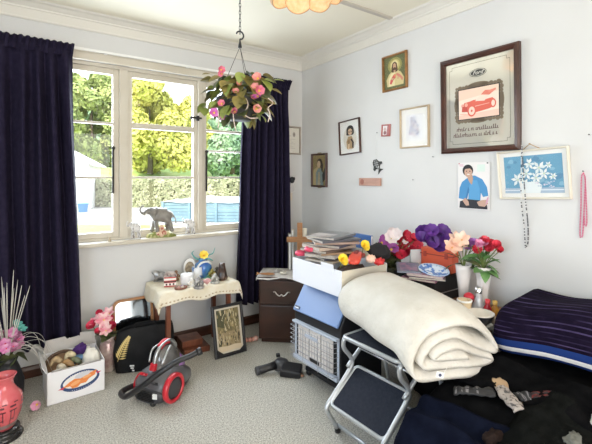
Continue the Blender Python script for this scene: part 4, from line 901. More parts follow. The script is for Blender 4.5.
for sx in (-1, 1):
    wh = MB().lathe([(r_*(1 if sx > 0 else .8), z_) for r_, z_ in ((.055, -.018), (.09, -.018), (.096, -.010), (.096, .012), (.088, .020), (.074, .020), (.070, .012))], 36, (.145 if sx > 0 else -.128, .075, .098 if sx > 0 else .078), (0, sx*PI/2, 0)).build('wheel', m_vr, VC)
    hbm = MB().lathe([(r_*(1 if sx > 0 else .8), z_) for r_, z_ in ((.0001, .016), (.05, .014), (.070, .010), (.073, -.016), (.0001, -.018))], 32, (.145 if sx > 0 else -.128, .075, .098 if sx > 0 else .078), (0, sx*PI/2, 0)).build('hub', m_vdk, VC); hbm.parent = wh
MB().lathe([(.0001, -.012), (.018, -.012), (.022, 0), (.018, .012), (.0001, .012)], 14, (.055, -.02, .022), (0, PI/2, 0)).build('castor', m_black, VC)
MB().box((.082, -.036, .078), (.034, .004, .034), (0, 0, .25)).build('white_label', m_paper, VC)
VM = Matrix.Translation(VC.location) @ Matrix.Rotation(-1.02, 4, 'Z') @ Matrix.Scale(.93, 4); VI = VM.inverted()
hp = [VI @ p for p in (at_d(139, 384, 2.58), at_d(128, 388, 2.50), at_d(121, 393, 2.41), at_d(126, 396.5, 2.34), at_d(140, 388, 2.30), at_d(158, 374, 2.30), at_d(176, 362, 2.33), at_d(190, 356, 2.36), at_d(197, 352.5, 2.38))]
MB().tube(spline(hp, 8), .0185, 14).build('hose', m_black, VC)
MB().tube([hp[-1], hp[-1]+(hp[-1]-hp[-2]).normalized()*.03], [.023, .025], 14).build('hose_cuff', m_black, VC)
# ------------------------------------------------------------------ small table with a lace cloth
TX0, TX1, TY0, TY1, TZ = .875, 1.47, 2.955, 3.325, .555
tb = thing('side_table', 'small red-brown wooden table under a cream lace cloth', 'table', (0, 0, 0))
MB().span((TX0, TY0, TZ-.022), (TX1, TY1, TZ)).build('table_top', m_wood, tb, bevel=.004)
for x in (TX0+.045, TX1-.055):
    for y in (TY0+.03, TY1-.04): MB().span((x-.017, y-.017, 0), (x+.017, y+.017, TZ-.022)).build('leg', m_wood, tb, bevel=.003)
ap = MB(); ap.span((TX0+.03, TY0+.022, TZ-.075), (TX1-.04, TY0+.036, TZ-.022)); ap.span((TX0+.03, TY1-.045, TZ-.075), (TX1-.04, TY1-.03, TZ-.022)); ap.build('apron', m_wood, tb)
# cloth: rounded sheet draped over the edge
m_lace = M('cream_lace', (.74, .66, .50), .85, col2=(.80, .74, .62), scale=16, bump=.25, bscale=70)
cl = thing('table_cloth', 'cream lace cloth draped over the small table', 'tablecloth', (0, 0, 0))
ccx, ccy = (TX0+TX1)/2, (TY0+TY1)/2; HX, HYY = (TX1-TX0)/2, (TY1-TY0)/2
def drape(u, v):
    x = ccx+(u-.5)*2*(HX+.115); y = ccy-.02+(v-.5)*2*(HYY+.07); 
    dx = max(0, abs(x-ccx)-HX); dy = max(0, abs(y-ccy)-HYY) if y < ccy else 0
    over = math.hypot(dx, dy)
    if y > ccy: y = min(y, TY1+.02)
    ang = math.atan2(y-ccy, x-ccx)
    if over > 0:
        f = 1+.35*math.sin(ang*11)+.2*noise.noise((x*9, y*9, 0))
        drop = over*.95; sx = math.copysign(1, x-ccx)
        x = min(max(x, ccx-HX), ccx+HX)+sx*(.008+.22*dx+.012*f*(dx > 0)); 
        if dy > 0: y = ccy-HYY-(.008+.18*dy+.010*f)
        z = TZ+.004-drop*(1+.12*math.sin(ang*7))
    else: z = TZ+.004+.002*noise.noise((x*14, y*14, 2))
    return (x, y, z)
MB().grid(drape, 60, 36).build('lace_sheet', m_lace, cl, solid=.002)
# scalloped needlework along the front
nl = MB()
for k in range(26):
    p_ = Vector(drape(.06+.88*k/25, .03)); nl.ball(p_+Vector((0, -.003, .008)), (.008, .002, .006), 6, 4)
nl.build('needlework_edge', M('lace_thread', (.52, .40, .26), .8), cl)['kind'] = 'stuff'
def onT(px, py, z=TZ+.006): return on_z(px, py, z)
TG = 'ornaments on the lace-covered table'
def obj_t(name, label, cat, px, py, rz=0): 
    t = thing(name, label, cat, onT(px, py), rz, TG); t.scale = (1.3, 1.3, 1.3); return t
# pewter animal at the left
t = obj_t('pewter_ornament', 'grey pewter ornament at the left end of the lace table', 'ornament', 162, 281, -.4)
skin('body', [(0, 0, .035, .022), (-.03, 0, .045, .02), (.03, 0, .035, .02), (-.05, 0, .06, .014), (-.062, 0, .052, .009), (-.03, .012, .008, .008), (.03, .012, .008, .008), (-.03, -.014, .008, .008), (.03, -.014, .008, .008), (.052, 0, .05, .006)], [(0, 1), (0, 2), (1, 3), (3, 4), (1, 5), (2, 6), (1, 7), (2, 8), (2, 9)], M('pewter', (.22, .22, .23), .35, .6, col2=(.45, .44, .43), scale=40), t)
MB().span((-.05, -.02, 0), (.05, .02, .008)).build('plinth', m_eleg, t, bevel=.002)
# striped tin
t = obj_t('striped_tin', 'small red, black and white tin house on the lace table', 'ornament', 170, 286, -.3)
MB().span((-.034, -.022, 0), (.034, .022, .062)).build('tin_body', M('tin_red', (.50, .06, .06), .4), t, bevel=.003)
for z0, z1, c in ((.008, .024, (.78, .74, .70)), (.028, .034, (.04, .03, .03)), (.040, .052, (.78, .74, .70))): MB().span((-.0355, -.0235, z0), (.0355, .0235, z1)).build('band', paint(c), t)
MB().prism([(-.040, .060), (.040, .060), (.024, .085), (-.024, .085)], -.026, .026).build('lid', M('tin_dark', (.10, .06, .06), .4, col2=(.5, .42, .38), scale=40), t)
for x in (-.02, 0, .02): MB().span((x-.005, -.0245, .010), (x+.005, -.0235, .022)).build('window', paint((.10, .06, .05)), t)
# white candle pot
t = obj_t('candle_pot', 'white ceramic pot in the middle of the lace table', 'pot', 187, 284)
MB().lathe([(.001, 0), (.032, 0), (.038, .008), (.040, .055), (.037, .064), (.033, .066), (.001, .070)], 26).build('pot', M('pot_white', (.80, .80, .82), .35), t)
MB().tube([(0, 0, .068), (.002, 0, .078)], .0018, 5).build('wick', m_black, t)
# white mug with oval picture
t = obj_t('picture_mug', 'white framed oval photo stand behind the white pot', 'photo stand', 190, 277, -.45)
MB().prism(circ(0, .062, .042, .062, 24), -.008, .004).build('stand_frame', m_white, t, bevel=.003)
MB().prism(circ(0, .060, .030, .044, 20), -.0095, -.008).build('photo', M('photo_brown', (.16, .11, .07), .4, col2=(.40, .33, .22), scale=40), t)
MB().box((0, .022, .04), (.012, .05, .004), (-.9, 0, 0)).build('strut', m_white, t)
# blue vase with yellow flower
t = obj_t('blue_vase', 'blue glass vase with a yellow flower and curling green leaves', 'vase', 203, 277)
m_bl = M('blue_glass', (.03, .12, .42), .12, coat=.6, col2=(.10, .30, .55), scale=14)
MB().lathe([(.001, 0), (.030, 0), (.034, .01), (.052, .04), (.058, .065), (.050, .09), (.030, .105), (.026, .115), (.034, .122), (.028, .122), (.020, .11), (.001, .1)], 26).build('vase', m_bl, t)
MB().tube([(.052*math.cos(a)+.0, -.035, .062+.045*math.sin(a)) for a in [k*.3 for k in range(2, 12)]], .007, 7).build('white_swirl', m_white, t)
m_tl = M('teal_leaf', (.10, .36, .34), .3, coat=.4)
for pts in ([(0, 0, .11), (-.05, 0, .13), (-.075, 0, .165), (-.06, 0, .18)], [(0, 0, .11), (.04, 0, .14), (.07, 0, .15), (.085, 0, .185)], [(0, 0, .11), (.03, -.02, .12), (.06, -.02, .105)]): MB().tube(spline(pts, 6), [.007-.0003*i for i in range(len(spline(pts, 6)))], 7).build('curling_leaf', m_tl, t)
fl_yel = petal_flower('flower_yellow', M('petal_yellow', (.85, .58, .04), .55, col2=(.9, .70, .12), scale=25), M('yellow_heart', (.75, .35, .03), .5), 8, .034, .015, .55)
inst('flower', fl_yel, t, (-.003, -.02, .145), (1.0, 0, -.3), 1.0)
# mug with white handle
t = obj_t('mug', 'white and blue mug left of the blue vase', 'mug', 197, 279)
MB().lathe([(.001, 0), (.03, 0), (.033, .004), (.033, .078), (.030, .080), (.028, .01), (.001, .006)], 22).build('cup', M('mug_white', (.78, .80, .84), .25, col2=(.16, .26, .50), scale=22, contrast=(.52, .58)), t)
MB().tube(spline([(.032, 0, .065), (.058, 0, .060), (.058, 0, .028), (.032, 0, .018)], 6), .006, 7).build('handle', m_white, t)
# dark figurine
t = obj_t('dark_figurine', 'black and brown seated animal figurine at the right of the lace table', 'figurine', 222, 280, -.5)
skin('body', [(0, 0, .02, .03), (0, .005, .055, .026), (0, -.006, .088, .021), (0, -.03, .085, .012), (-.02, -.025, .008, .012), (.02, -.025, .008, .012), (-.014, .004, .112, .006), (.014, .004, .112, .006), (.035, .02, .01, .01)], [(0, 1), (1, 2), (2, 3), (0, 4), (0, 5), (2, 6), (2, 7), (0, 8)], M('figurine_black', (.02, .018, .02), .3, col2=(.10, .05, .03), scale=30), t)
# silver ornament (front)
for lab, px, py, c, c2, s in (('grey and silver filigree ornament at the front of the lace table', 199, 288, (.16, .15, .15), (.50, .48, .46), 1.0), ('pale silver ornament beside the black figurine', 215, 283, (.30, .30, .28), (.60, .58, .54), .9), ('amber and green glass ornament behind the silver ornaments', 212, 278, (.45, .30, .06), (.25, .32, .12), .9)):
    t = obj_t('small_ornament', lab, 'ornament', px, py, -.3); mt = M('orn_'+str(px), c, .3, .3, col2=c2, scale=45)
    MB().lathe([(.001, 0), (.030*s, 0), (.033*s, .006), (.022*s, .012), (.001, .014)], 16).build('foot', mt, t)
    o = MB(); 
    for k in range(7): a = k*2*PI/7; o.ball((.017*s*math.cos(a), .012*s*math.sin(a), (.026+.010*(k % 3))*s), (.013*s, .011*s, .015*s), 8, 6)
    o.ball((0, 0, .055*s), (.012*s, .012*s, .014*s), 8, 6); o.build('cluster', mt, t)
t = obj_t('wooden_dish', 'flat brown wooden dish at the front of the lace table', 'dish', 181, 288.5, .2)
MB().lathe([(.001, .002), (.9, 0), (1, .010), (.94, .011), (.85, .004), (.001, .004)], 26, sx=.042, sy=.030).build('dish', M('dish_wood', (.22, .08, .05), .4), t)
for j, (x, y) in enumerate(((-.012, 0), (.010, .006), (.004, -.01))): MB().ball((x, y, .011), (.011, .008, .007), 8, 6).build('pebble', paint(((.5, .3, .25), (.3, .2, .4), (.7, .6, .5))[j]), t)
t = obj_t('pink_ornament', 'pink shell ornament right of the silver filigree ornament', 'ornament', 207, 285, 0)
o = MB()
for k in range(5): a = -.8+k*.4; o.tube([(0, 0, .006), (.032*math.sin(a), -.004, .010+.030*math.cos(a))], [.004, .008], 8)
o.build('shell_ribs', M('shell_pink', (.66, .36, .36), .4), t)
for lab, px, py, c, h_ in (('brown wooden carved figure behind the red tin', 176, 280, (.20, .10, .05), .055), ('dark bronze figure right of the blue vase', 217, 277, (.06, .05, .04), .06), ('cream china lady beside the white pot', 192, 286, (.72, .64, .52), .045), ('small black and gold clock behind the tin', 166, 277, (.10, .08, .05), .05), ('green glass bird beside the amber ornament', 208, 281, (.10, .26, .16), .035)):
    t = obj_t('table_figure', lab, 'figurine', px, py, -.4); mt = M('fig_%d' % px, c, .4, col2=tuple(min(1, v*1.9) for v in c), scale=50)
    MB().lathe([(.001, 0), (.018, 0), (.019, .005), (.012, h_*.35), (.016, h_*.6), (.008, h_*.82)], 14).build('body', mt, t); MB().ball((0, -.002, h_*.95), h_*.2, 10, 8).build('head', mt, t)
    MB().tube(spline([(-.014, 0, h_*.62), (-.024, -.006, h_*.4), (-.008, -.016, h_*.35)], 4), .0035, 6).build('arm', mt, t); MB().tube(spline([(.014, 0, h_*.62), (.024, -.006, h_*.45), (.01, -.016, h_*.4)], 4), .0035, 6).build('arm', mt, t)
# ------------------------------------------------------------------ wooden steps under the table
ws = thing('wooden_steps', 'low stepped red-brown wooden block under the small table', 'stand', (1.155, 3.10, 0), -.05)
MB().span((-.085, -.06, 0), (.125, .16, .045)).build('lower_step', m_wood, ws, bevel=.004)
MB().span((-.085, .00, .045), (.085, .16, .095)).build('upper_step', m_wood, ws, bevel=.004)
# ------------------------------------------------------------------ framed bush print leaning on the table
A_, B_ = on_z(215, 360), on_z(246, 351)
FP = thing('framed_print', 'black framed bush print standing on the carpet against the table', 'picture', (A_+B_)/2, math.atan2(B_.y-A_.y, B_.x-A_.x), group='framed pictures on the floor')
wF, hF = .272, .392; lean = -.22
T_ = bpy.data.objects.new('hold', None); bpy.data.objects.remove(T_)
FP.rotation_euler = (lean, 0, math.atan2(B_.y-A_.y, B_.x-A_.x)); FP.location.z = .004
def up(o): o.location = (0, -.0, hF/2); return o
up(frame_bars(wF, hF, .024, -.022, 0, .5).build('frame', m_black, FP))
rr = random.Random(12)
sh = [((.20, .16, .07), [(0, .45), (1, .45), (1, 1), (0, 1)]), ((.07, .07, .03), [(.0, .62), (.3, .55), (.36, 1), (0, 1)])]+blobs(61, 130, [(.42, .32, .16), (.28, .21, .10), (.10, .085, .035), (.04, .035, .02), (.52, .43, .26)], .02, .98, .14, .98, .012, .045, 1.6)+[((.62, .50, .34), [(0, 0), (1, 0), (1, .10), (.7, .13), (.4, .11), (0, .14)])]
for k in range(14):
    x = rr.uniform(.05, .95); y = rr.uniform(.15, .8); a = rr.uniform(.6, 2.4); l_ = rr.uniform(.1, .26); sh.append((rr.choice([(.70, .62, .44), (.60, .50, .34), (.10, .08, .05)]), [(x, y), (x+.02, y), (x+.014+l_*math.cos(a)*.7, y+l_*math.sin(a)), (x+l_*math.cos(a)*.7, y+l_*math.sin(a))]))
mm = MB(); a_, b_ = wF/2-.024, hF/2-.024
mm.span((-a_, -.008, -b_), (a_, -.005, -b_+.014)); mm.span((-a_, -.008, b_-.014), (a_, -.005, b_)); mm.span((-a_, -.008, -b_+.014), (-a_+.014, -.005, b_-.014)); mm.span((a_-.014, -.008, -b_+.014), (a_, -.005, b_-.014)); up(mm.build('mount', paint((.58, .52, .42)), FP))
up(print_sheet('print', 2*a_-.028, 2*b_-.028, (.32, .24, .13), sh, FP, y=-.003, solidbase=.002).__class__ and [c for c in FP.children if c.name.startswith('print')][0])
up(MB().span((-a_, -.001, -b_), (a_, 0, b_)).build('backing', m_cardin, FP))
up(MB().prism([(-a_-.004, -b_-.004), (-a_+.05, -b_-.004), (-a_-.004, -b_+.04)], -.0245, -.021).build('corner_mount', m_black, FP)); up(MB().prism([(a_+.004, -b_-.004), (a_-.05, -b_-.004), (a_+.004, -b_+.035)], -.0245, -.021).build('corner_mount', m_black, FP))
# ------------------------------------------------------------------ little doll on the carpet
p = on_z(249.5, 342); dl = thing('doll', 'tiny pink and brown doll lying on the carpet by the drawers', 'doll', (p.x, p.y, .022), -.3)
m_sk = M('doll_pink', (.66, .32, .25), .5)
MB().loft([(-.045, 0, .010, -.012, .008), (-.03, 0, .018, -.018, .016), (0, 0, .016, -.018, .014), (.03, 0, .018, -.018, .015), (.04, 0, .012, -.014, .010)], 14).build('body', m_sk, dl, rot=(0, 0, -PI/2))
MB().ball((.056, 0, .004), .022, 12, 8).build('head', M('doll_head', (.62, .30, .24), .5, col2=(.70, .45, .38), scale=30), dl); MB().ball((-.05, .004, 0), (.014, .018, .016), 10, 6).build('feet', M('doll_brown', (.20, .09, .05), .5), dl)
for x in (-.016, .018): MB().lathe([(.020, -.004), (.021, 0), (.020, .004)], 14, (x, 0, -.001), (0, PI/2, 0)).build('stripe', paint((.22, .08, .06)), dl)

# ------------------------------------------------------------------ dark bedside drawers across the corner
DA = math.radians(-41); DL = on_z(258.5, 343)
dw = thing('bedside_drawers', 'dark wooden bedside drawers with silver handle standing in the corner', 'drawers', (DL.x, DL.y, 0), DA)     # local X along the front, +Y to the back
W_, D_, H_ = .40, .34, .565
c = MB(); c.span((0, .018, .03), (W_, D_, H_-.022)); c.span((.02, .03, 0), (W_-.02, D_, .03)); c.build('carcass', m_darkwood, dw, bevel=.003)
MB().span((-.012, -.006, H_-.022), (W_+.012, D_+.004, H_)).build('top', m_darkwood, dw, bevel=.005)
m_fr = M('drawer_front', (.060, .020, .011), .3, col2=(.018, .007, .005), scale=3.2, contrast=(.3, .7), stretch=(1, 1, 2.4))
m_sil = M('silver_handle', (.62, .60, .55), .3, .9)
for z0, z1 in ((.335, H_-.032), (.04, .322)):
    f = MB().span((.012, 0, z0), (W_-.012, .018, z1)).build('drawer', m_fr, dw, bevel=.006)
    zc = (z0+z1)/2-.005
    if z0 > .2:
        h = MB(); h.tube(spline([(.13, -.004, zc+.012), (.145, -.016, zc+.016), (.165, -.018, zc-.006), (.185, -.018, zc-.016), (.20, -.018, zc-.004), (.215, -.018, zc-.016), (.235, -.018, zc-.006), (.255, -.016, zc+.016), (.27, -.004, zc+.012)], 5), .0052, 7)
        h.build('handle', m_sil, f)
    MB().span((.02, -.0015, z0+.006), (W_-.02, .0, z0+.012)).build('lower_bead', m_darkwood, f)  # thin dark wood strip along the drawer's lower edge
dcl = thing('drawer_cloth', 'pale printed cloth lying over the bedside drawers', 'cloth', (DL.x, DL.y, H_), DA)
def dc(u, v):
    x = .015+u*.40; y = -.02+v*.34; z = .004+.003*noise.noise((x*18, y*18, 0))
    if v < .12: z -= .022*(1-v/.12)*(.6+.4*math.sin(u*9)); y = min(y, -.012-.0*v) if v < .06 else y
    if u < .06: x = -.016; z -= .02*(1-u/.06)
    return (x, y, z)
MB().grid(dc, 34, 26).build('cloth_sheet', M('pale_print', (.62, .59, .54), .85, col2=(.50, .46, .44), scale=30), dcl, solid=.002)
DM = Matrix.Translation((DL.x, DL.y, 0)) @ Matrix.Rotation(DA, 4, 'Z')
def onD(x, y, z=0): return DM @ Vector((x, y, H_+.008+z))
t = thing('wooden_fish', 'orange wooden fish ornament on the cloth over the drawers', 'ornament', onD(.075, .03, .012), DA)
MB().loft([(-.07, 0, .004, -.004, .004), (-.05, 0, .014, -.006, .008), (0, 0, .022, -.008, .012), (.04, 0, .016, -.007, .010), (.06, 0, .005, -.004, .004)], 14).build('body', m_oak, t, rot=(0, 0, -PI/2))
MB().prism([(-.06, 0), (-.10, .018), (-.092, 0), (-.10, -.012)], -.003, .003).build('tail', m_oak, t, rot=(-1.2, 0, 0))
for k, (x, y, lab) in enumerate(((.20, .10, 'small pale trinket box on the drawers'), (.14, .16, 'small grey trinket dish on the drawers'))):
    t = thing('trinket', lab, 'trinket', onD(x, y), DA); MB().lathe([(.001, 0), (.03, 0), (.034, .012), (.030, .018), (.001, .016)], 16).build('dish', M('trinket_%d' % k, ((.66, .62, .52), (.40, .38, .36))[k], .4), t); MB().ball((0, 0, .022), .010, 8, 6).build('knob', m_sil, t)
# cross, candle and slim book standing in the corner
cr = thing('wooden_cross', 'plain honey-coloured wooden cross standing on the drawers', 'cross', onD(.335, .215), -YAW)
MB().span((-.024, -.012, .02), (.024, .012, .435)).build('upright', m_oak, cr, bevel=.003); MB().span((-.118, -.014, .262), (.170, .010, .308)).build('crossbar', m_oak, cr, bevel=.003); MB().span((-.06, -.04, 0), (.06, .04, .02)).build('base', m_oak, cr, bevel=.003)
t = thing('pillar_candle', 'tall cream candle behind the wooden cross', 'candle', onD(.365, .27)); MB().lathe([(.001, 0), (.031, 0), (.031, .375), (.024, .380), (.001, .374)], 22).build('wax', M('cream_wax', (.74, .68, .56), .5), t); MB().tube([(0, 0, .37), (.002, 0, .392)], .0016, 5).build('wick', m_black, t)
t = thing('slim_book', 'slim dark book standing upright left of the wooden cross', 'book', onD(.235, .27), -YAW+.1); MB().span((-.012, -.03, 0), (.012, .04, .33)).build('cover', M('book_dark', (.10, .09, .07), .6, col2=(.22, .20, .16), scale=14), t, bevel=.002); MB().span((-.009, -.0315, .004), (.009, .037, .326)).build('pages', m_paper, t)
t = thing('slim_book', 'slim cream book standing behind the dark slim book', 'book', onD(.262, .305), -YAW-.05); MB().span((-.010, -.03, 0), (.010, .035, .36)).build('cover', M('book_cream', (.62, .55, .42), .6), t, bevel=.002); MB().span((-.008, -.0315, .004), (.008, .032, .356)).build('pages', m_paper, t)
# ------------------------------------------------------------------ gas cabinet heater
HX0, HX1, HY0, HY1 = 1.66, 2.0, 1.83, 2.30; HYC = (HY0+HY1)/2; HW = (HY1-HY0)
HT = thing('gas_heater', 'portable gas cabinet heater with wire guard and sloping panel tinted with a painted blue reflection', 'heater', (HX0, HYC, 0), -PI/2+.04)  # local X to image right, -Y to the front
m_hb = M('heater_black', (.016, .016, .018), .45); m_hpanel_refl = M('heater_panel', (.14, .23, .45), .33); m_hgrey = M('heater_silver', (.50, .55, .64), .45)  # the panel's blue reflection is put into its base colour
hw = HW/2; m_gw = M('guard_steel', (.42, .42, .44), .4, .7)
MB().prism([(.05, .06), (.02, .10), (-.045, .15), (-.045, .42), (-.045, .475), (.06, .665), (.10, .68), (.34, .68), (.34, .06)], -hw, hw, T=Matrix(((0, 1, 0, 0), (1, 0, 0, 0), (0, 0, 1, 0), (0, 0, 0, 1)))).build('cabinet', m_hb, HT, bevel=.008)
# sloping panel with the painted blue reflection
def slab(y0, z0, y1, z1, x0, x1, t): 
    n_ = Vector((0, -(z1-z0), (y1-y0))).normalized()*t
    m_ = MB(); q = [Vector((x0, y0, z0)), Vector((x1, y0, z0)), Vector((x1, y1, z1)), Vector((x0, y1, z1))]
    m_.add(q+[v+n_ for v in q], [(0, 1, 2, 3), (4, 5, 6, 7), (0, 1, 5, 4), (1, 2, 6, 5), (2, 3, 7, 6), (3, 0, 4, 7)]); return m_
slab(-.055, .478, .05, .648, -hw+.008, hw-.008, .016).build('sloping_panel', m_hpanel_refl, HT, bevel=.006)
bd = slab(-.051, .492, -.040, .510, -hw+.025, -hw+.075, .018); bd.build('maker_badge', paint((.05, .06, .10), .3), HT)
slab(-.050, .494, -.047, .498, -hw+.032, -hw+.068, .0205).build('badge_mark', paint((.7, .74, .8), .3), HT)
MB().span((-.04, .08, .672), (.06, .20, .683)).build('control_recess', m_hgrey, HT)
MB().span((-hw+.01, -.052, .150), (-hw+.028, -.02, .405)).build('front_trim', m_hgrey, HT, bevel=.003); MB().span((hw-.028, -.052, .150), (hw-.01, -.02, .405)).build('front_trim', m_hgrey, HT, bevel=.003)
MB().span((-hw+.01, -.070, .150), (hw-.01, -.02, .176)).build('front_trim', m_hgrey, HT, bevel=.003); MB().span((-hw+.01, -.075, .402), (hw-.01, -.02, .416)).build('front_trim', m_hgrey, HT, bevel=.003)
m_cer = M('ceramic_plaque', (.74, .70, .66), .8, col2=(.66, .62, .60), scale=60)
for k in range(3):
    x0 = -hw+.055+k*.122; MB().span((x0, -.056, .180), (x0+.112, -.049, .39)).build('ceramic_plaque', m_cer, HT, bevel=.003)
    cr_ = MB()
    for j in range(4): cr_.span((x0+.006, -.0575, .205+j*.042), (x0+.106, -.056, .208+j*.042))
    for j in range(3): cr_.span((x0+.026+j*.028, -.0575, .17), (x0+.0285+j*.028, -.056, .37))
    cr_.build('plaque_groove', paint((.30, .26, .26)), HT)
MB().span((-.10, -.062, .330), (.03, -.054, .352)).build('reflector', m_hgrey, HT); MB().span((-.045, -.062, .186), (.045, -.052, .206)).build('pilot_cover', m_hb, HT)
for k in range(8):
    z = .182+k*.030; MB().tube(spline([(-hw+.012, -.03, z), (-hw+.022, -.085, z), (-hw+.06, -.10, z), (hw-.06, -.10, z), (hw-.022, -.085, z), (hw-.012, -.03, z)], 4), .0019, 6).build('guard_wire', m_gw, HT)
for x in (-hw+.06, -hw*.33, hw*.33, hw-.06): MB().tube([(x, -.097, .165), (x, -.097, .402)], .0019, 6).build('guard_upright', m_gw, HT)
for x in (-hw+.05, hw-.05):
    for y in (.05, .30):
        MB().lathe([(.0001, -.014), (.022, -.014), (.027, -.006), (.027, .006), (.022, .014), (.0001, .014)], 16, (x, y, .027), (0, PI/2, .3)).lathe([(.010, .03), (.010, .062)], 10, (x, y, 0)).build('castor', m_black, HT)
MB().span((-hw+.03, .028, .035), (hw-.03, .32, .065)).build('base_tray', m_hb, HT, bevel=.004)

# ------------------------------------------------------------------ vacuum floor tool
VT = thing('floor_tool', 'black vacuum floor tool lying on the carpet by the heater', 'vacuum attachment', on_z(282, 373), 0)
def vt(px, py, z): p = on_z(px, py, z); return Vector((p.x, p.y, z))-VT.location
MB().tube([vt(257, 371, .03), vt(262, 369.5, .035), vt(268, 367.5, .045), vt(276, 365, .055)], [.030, .028, .026, .030], 14).build('elbow', m_black, VT)
MB().tube([vt(256, 371.3, .03), vt(259.5, 370.3, .032)], [.029, .029], 14).build('cuff', m_vdk, VT)
MB().loft([(-.065, 0, .03, .02, .07), (-.03, 0, .05, .012, .085), (.03, 0, .05, .012, .08), (.07, 0, .03, .015, .05)], 18).build('joint', m_vdk, VT, vt(281, 370, .0), (0, 0, -1.0))
MB().box((0, 0, .03), (.15, .12, .06), None).build('head', m_black, VT, vt(291, 374, .0), (.12, .1, -.75), bevel=.012)
MB().box((0, 0, .075), (.03, .03, .02)).build('pedal', m_black, VT, vt(278, 365, .0), (0, 0, -.4), bevel=.003)
t = thing('wooden_block', 'brown wooden brush end sticking out beside the floor tool', 'brush', on_z(297, 376), .5)
MB().loft([(-.05, 0, .010, .004, .018), (-.02, 0, .018, .004, .030), (.04, 0, .020, .004, .034), (.06, 0, .016, .006, .03)], 14).build('handle', M('pink_wood', (.46, .25, .16), .5), t)
MB().span((-.016, .05, .006), (.016, .075, .03)).build('ferrule', m_black, t)

# ------------------------------------------------------------------ white carton on the heater
BX0, BX1, BY0, BY1, BZ0, BZ1 = 1.60, 2.005, 1.795, 2.315, .684, .848
bx = thing('carton', 'white cardboard carton of magazines standing on the heater', 'box', (0, 0, 0))
c = MB(); t_ = .005
c.span((BX0, BY0, BZ0), (BX1, BY1, BZ0+t_)); c.span((BX0, BY0, BZ0), (BX0+t_, BY1, BZ1)); c.span((BX1-t_, BY0, BZ0), (BX1, BY1, BZ1))
c.span((BX0+t_, BY1-t_, BZ0), (BX1-t_, BY1, BZ1)); c.build('body', M('white_card_b', (.78, .79, .84), .55), bx, bevel=.002)
MB().span((BX0+t_, BY0, BZ0+t_), (BX1-t_, BY0+t_, BZ1-.004)).build('end_panel', M('cream_card', (.72, .66, .54), .7), bx)
MB().span((0, -.06, 0), (.004, .06, .055)).build('flap', M('white_card_b'), bx, (BX0-.004, 1.925, BZ1-.030), (0, -.04, 0))
MB().span((0, -.18, 0), (.004, .18, .06)).build('flap', M('cream_card'), bx, (BX1-.004, 2.08, BZ1), (0, .4, 0))
# magazines: lower in the carton upright to the rim, upper ones stacked askew
m_pages = M('page_edges', (.42, .38, .33), .8, col2=(.55, .50, .44), scale=90); rr = random.Random(33)
mcols = [(.16, .15, .15), (.55, .52, .50), (.30, .25, .22), (.70, .66, .62), (.08, .09, .14), (.45, .30, .22), (.62, .60, .62), (.24, .14, .10), (.10, .10, .12), (.50, .47, .50), (.66, .60, .52)]
def magazine(label, x, y, z, rz, w, h, th, cov, blk, tilt=(0, 0), group='magazines in the white carton', name='magazine'):
    t = thing(name, label, 'magazine', (x, y, z), group=group); t.rotation_euler = (tilt[0], tilt[1], rz)
    MB().span((-w/2, -h/2, 0), (w/2, h/2, th)).build('pages', m_pages, t)
    cvm = paint(cov, .3)
    MB().span((-w/2-.001, -h/2-.002, th), (w/2+.002, h/2+.002, th+.0015)).build('front_cover', cvm, t); MB().span((-w/2-.001, -h/2-.002, -.0015), (w/2+.002, h/2+.002, 0)).build('back_cover', cvm, t)
    MB().span((-w/2-.003, -h/2-.002, -.0015), (-w/2-.001, h/2+.002, th+.0015)).build('spine', cvm, t)
    pm = MB(); mats = [paint(q, .3) for q in blk]
    for i in range(len(blk)*2): 
        a, b_ = rr.uniform(-w*.4, w*.2), rr.uniform(-h*.42, h*.25); cw, ch = rr.uniform(.25, .6)*w, rr.uniform(.15, .4)*h; zz = th+.0018+.0002*i
        a1, b1 = min(a+cw, w/2), min(b_+ch, h/2); pm.add([(a, b_, zz), (a1, b_, zz), (a1, b1, zz), (a, b1, zz)], [(0, 1, 2, 3)], i % len(blk))
    pm.build('cover_print', mats, t, recalc=False); return t
z = BZ1-.004; ords = ['lowest', 'second lowest', 'third lowest', 'fourth', 'fifth', 'sixth', 'seventh', 'eighth', 'second from top', 'topmost']
seq = [((.50, .42, .32), 'cream'), ((.06, .06, .08), 'black'), ((.66, .62, .58), 'white'), ((.40, .26, .16), 'tan'), ((.22, .16, .13), 'dark brown'), ((.55, .44, .36), 'beige'), ((.09, .09, .13), 'dark blue'), ((.34, .22, .17), 'brown'), ((.10, .10, .12), 'charcoal'), ((.20, .20, .21), 'grey')]
for k, (cv, nm) in enumerate(seq):
    th = .016 if k in (2, 5) else .0115
    magazine('%s magazine, %s of the stack in the white carton' % (nm, ords[k]), 1.80+rr.uniform(-.03, .03), 2.135-.001*k+rr.uniform(-.03, .02), z, PI/2+rr.uniform(-.62, .5), .225, .30, th, cv, [(.62, .58, .58), (.42, .36, .34), (.66, .62, .60)] if k == 9 else [(.5, .45, .4)], )
    z += th+.0048
for lab, x, y, z_, sz, col_ in (('red oval dish beside the magazine stack in the carton', 1.648, 2.16, .925, (.060, .044, .017), (.68, .05, .12)), ('round red trinket at the far left of the white carton', 1.640, 2.275, .878, (.032, .032, .02), (.68, .07, .13))):
    t = thing('red_dish', lab, 'dish', (x, y, z_), .6); mt = M('dish_red', (.68, .06, .13), .4)
    MB().tube([(.72*sz[0]*math.cos(a), .72*sz[1]*math.sin(a), 0) for a in [k*2*PI/22 for k in range(22)]], sz[2]*.9, 9, closed=True).build('rim', mt, t); MB().lathe([(.001, -sz[2]*.8), (.72, -sz[2]*.8), (.72, -sz[2]*.3), (.001, -sz[2]*.2)], 22, sx=sz[0], sy=sz[1]).build('dish', M('dish_dark_red', (.35, .02, .05), .4), t)
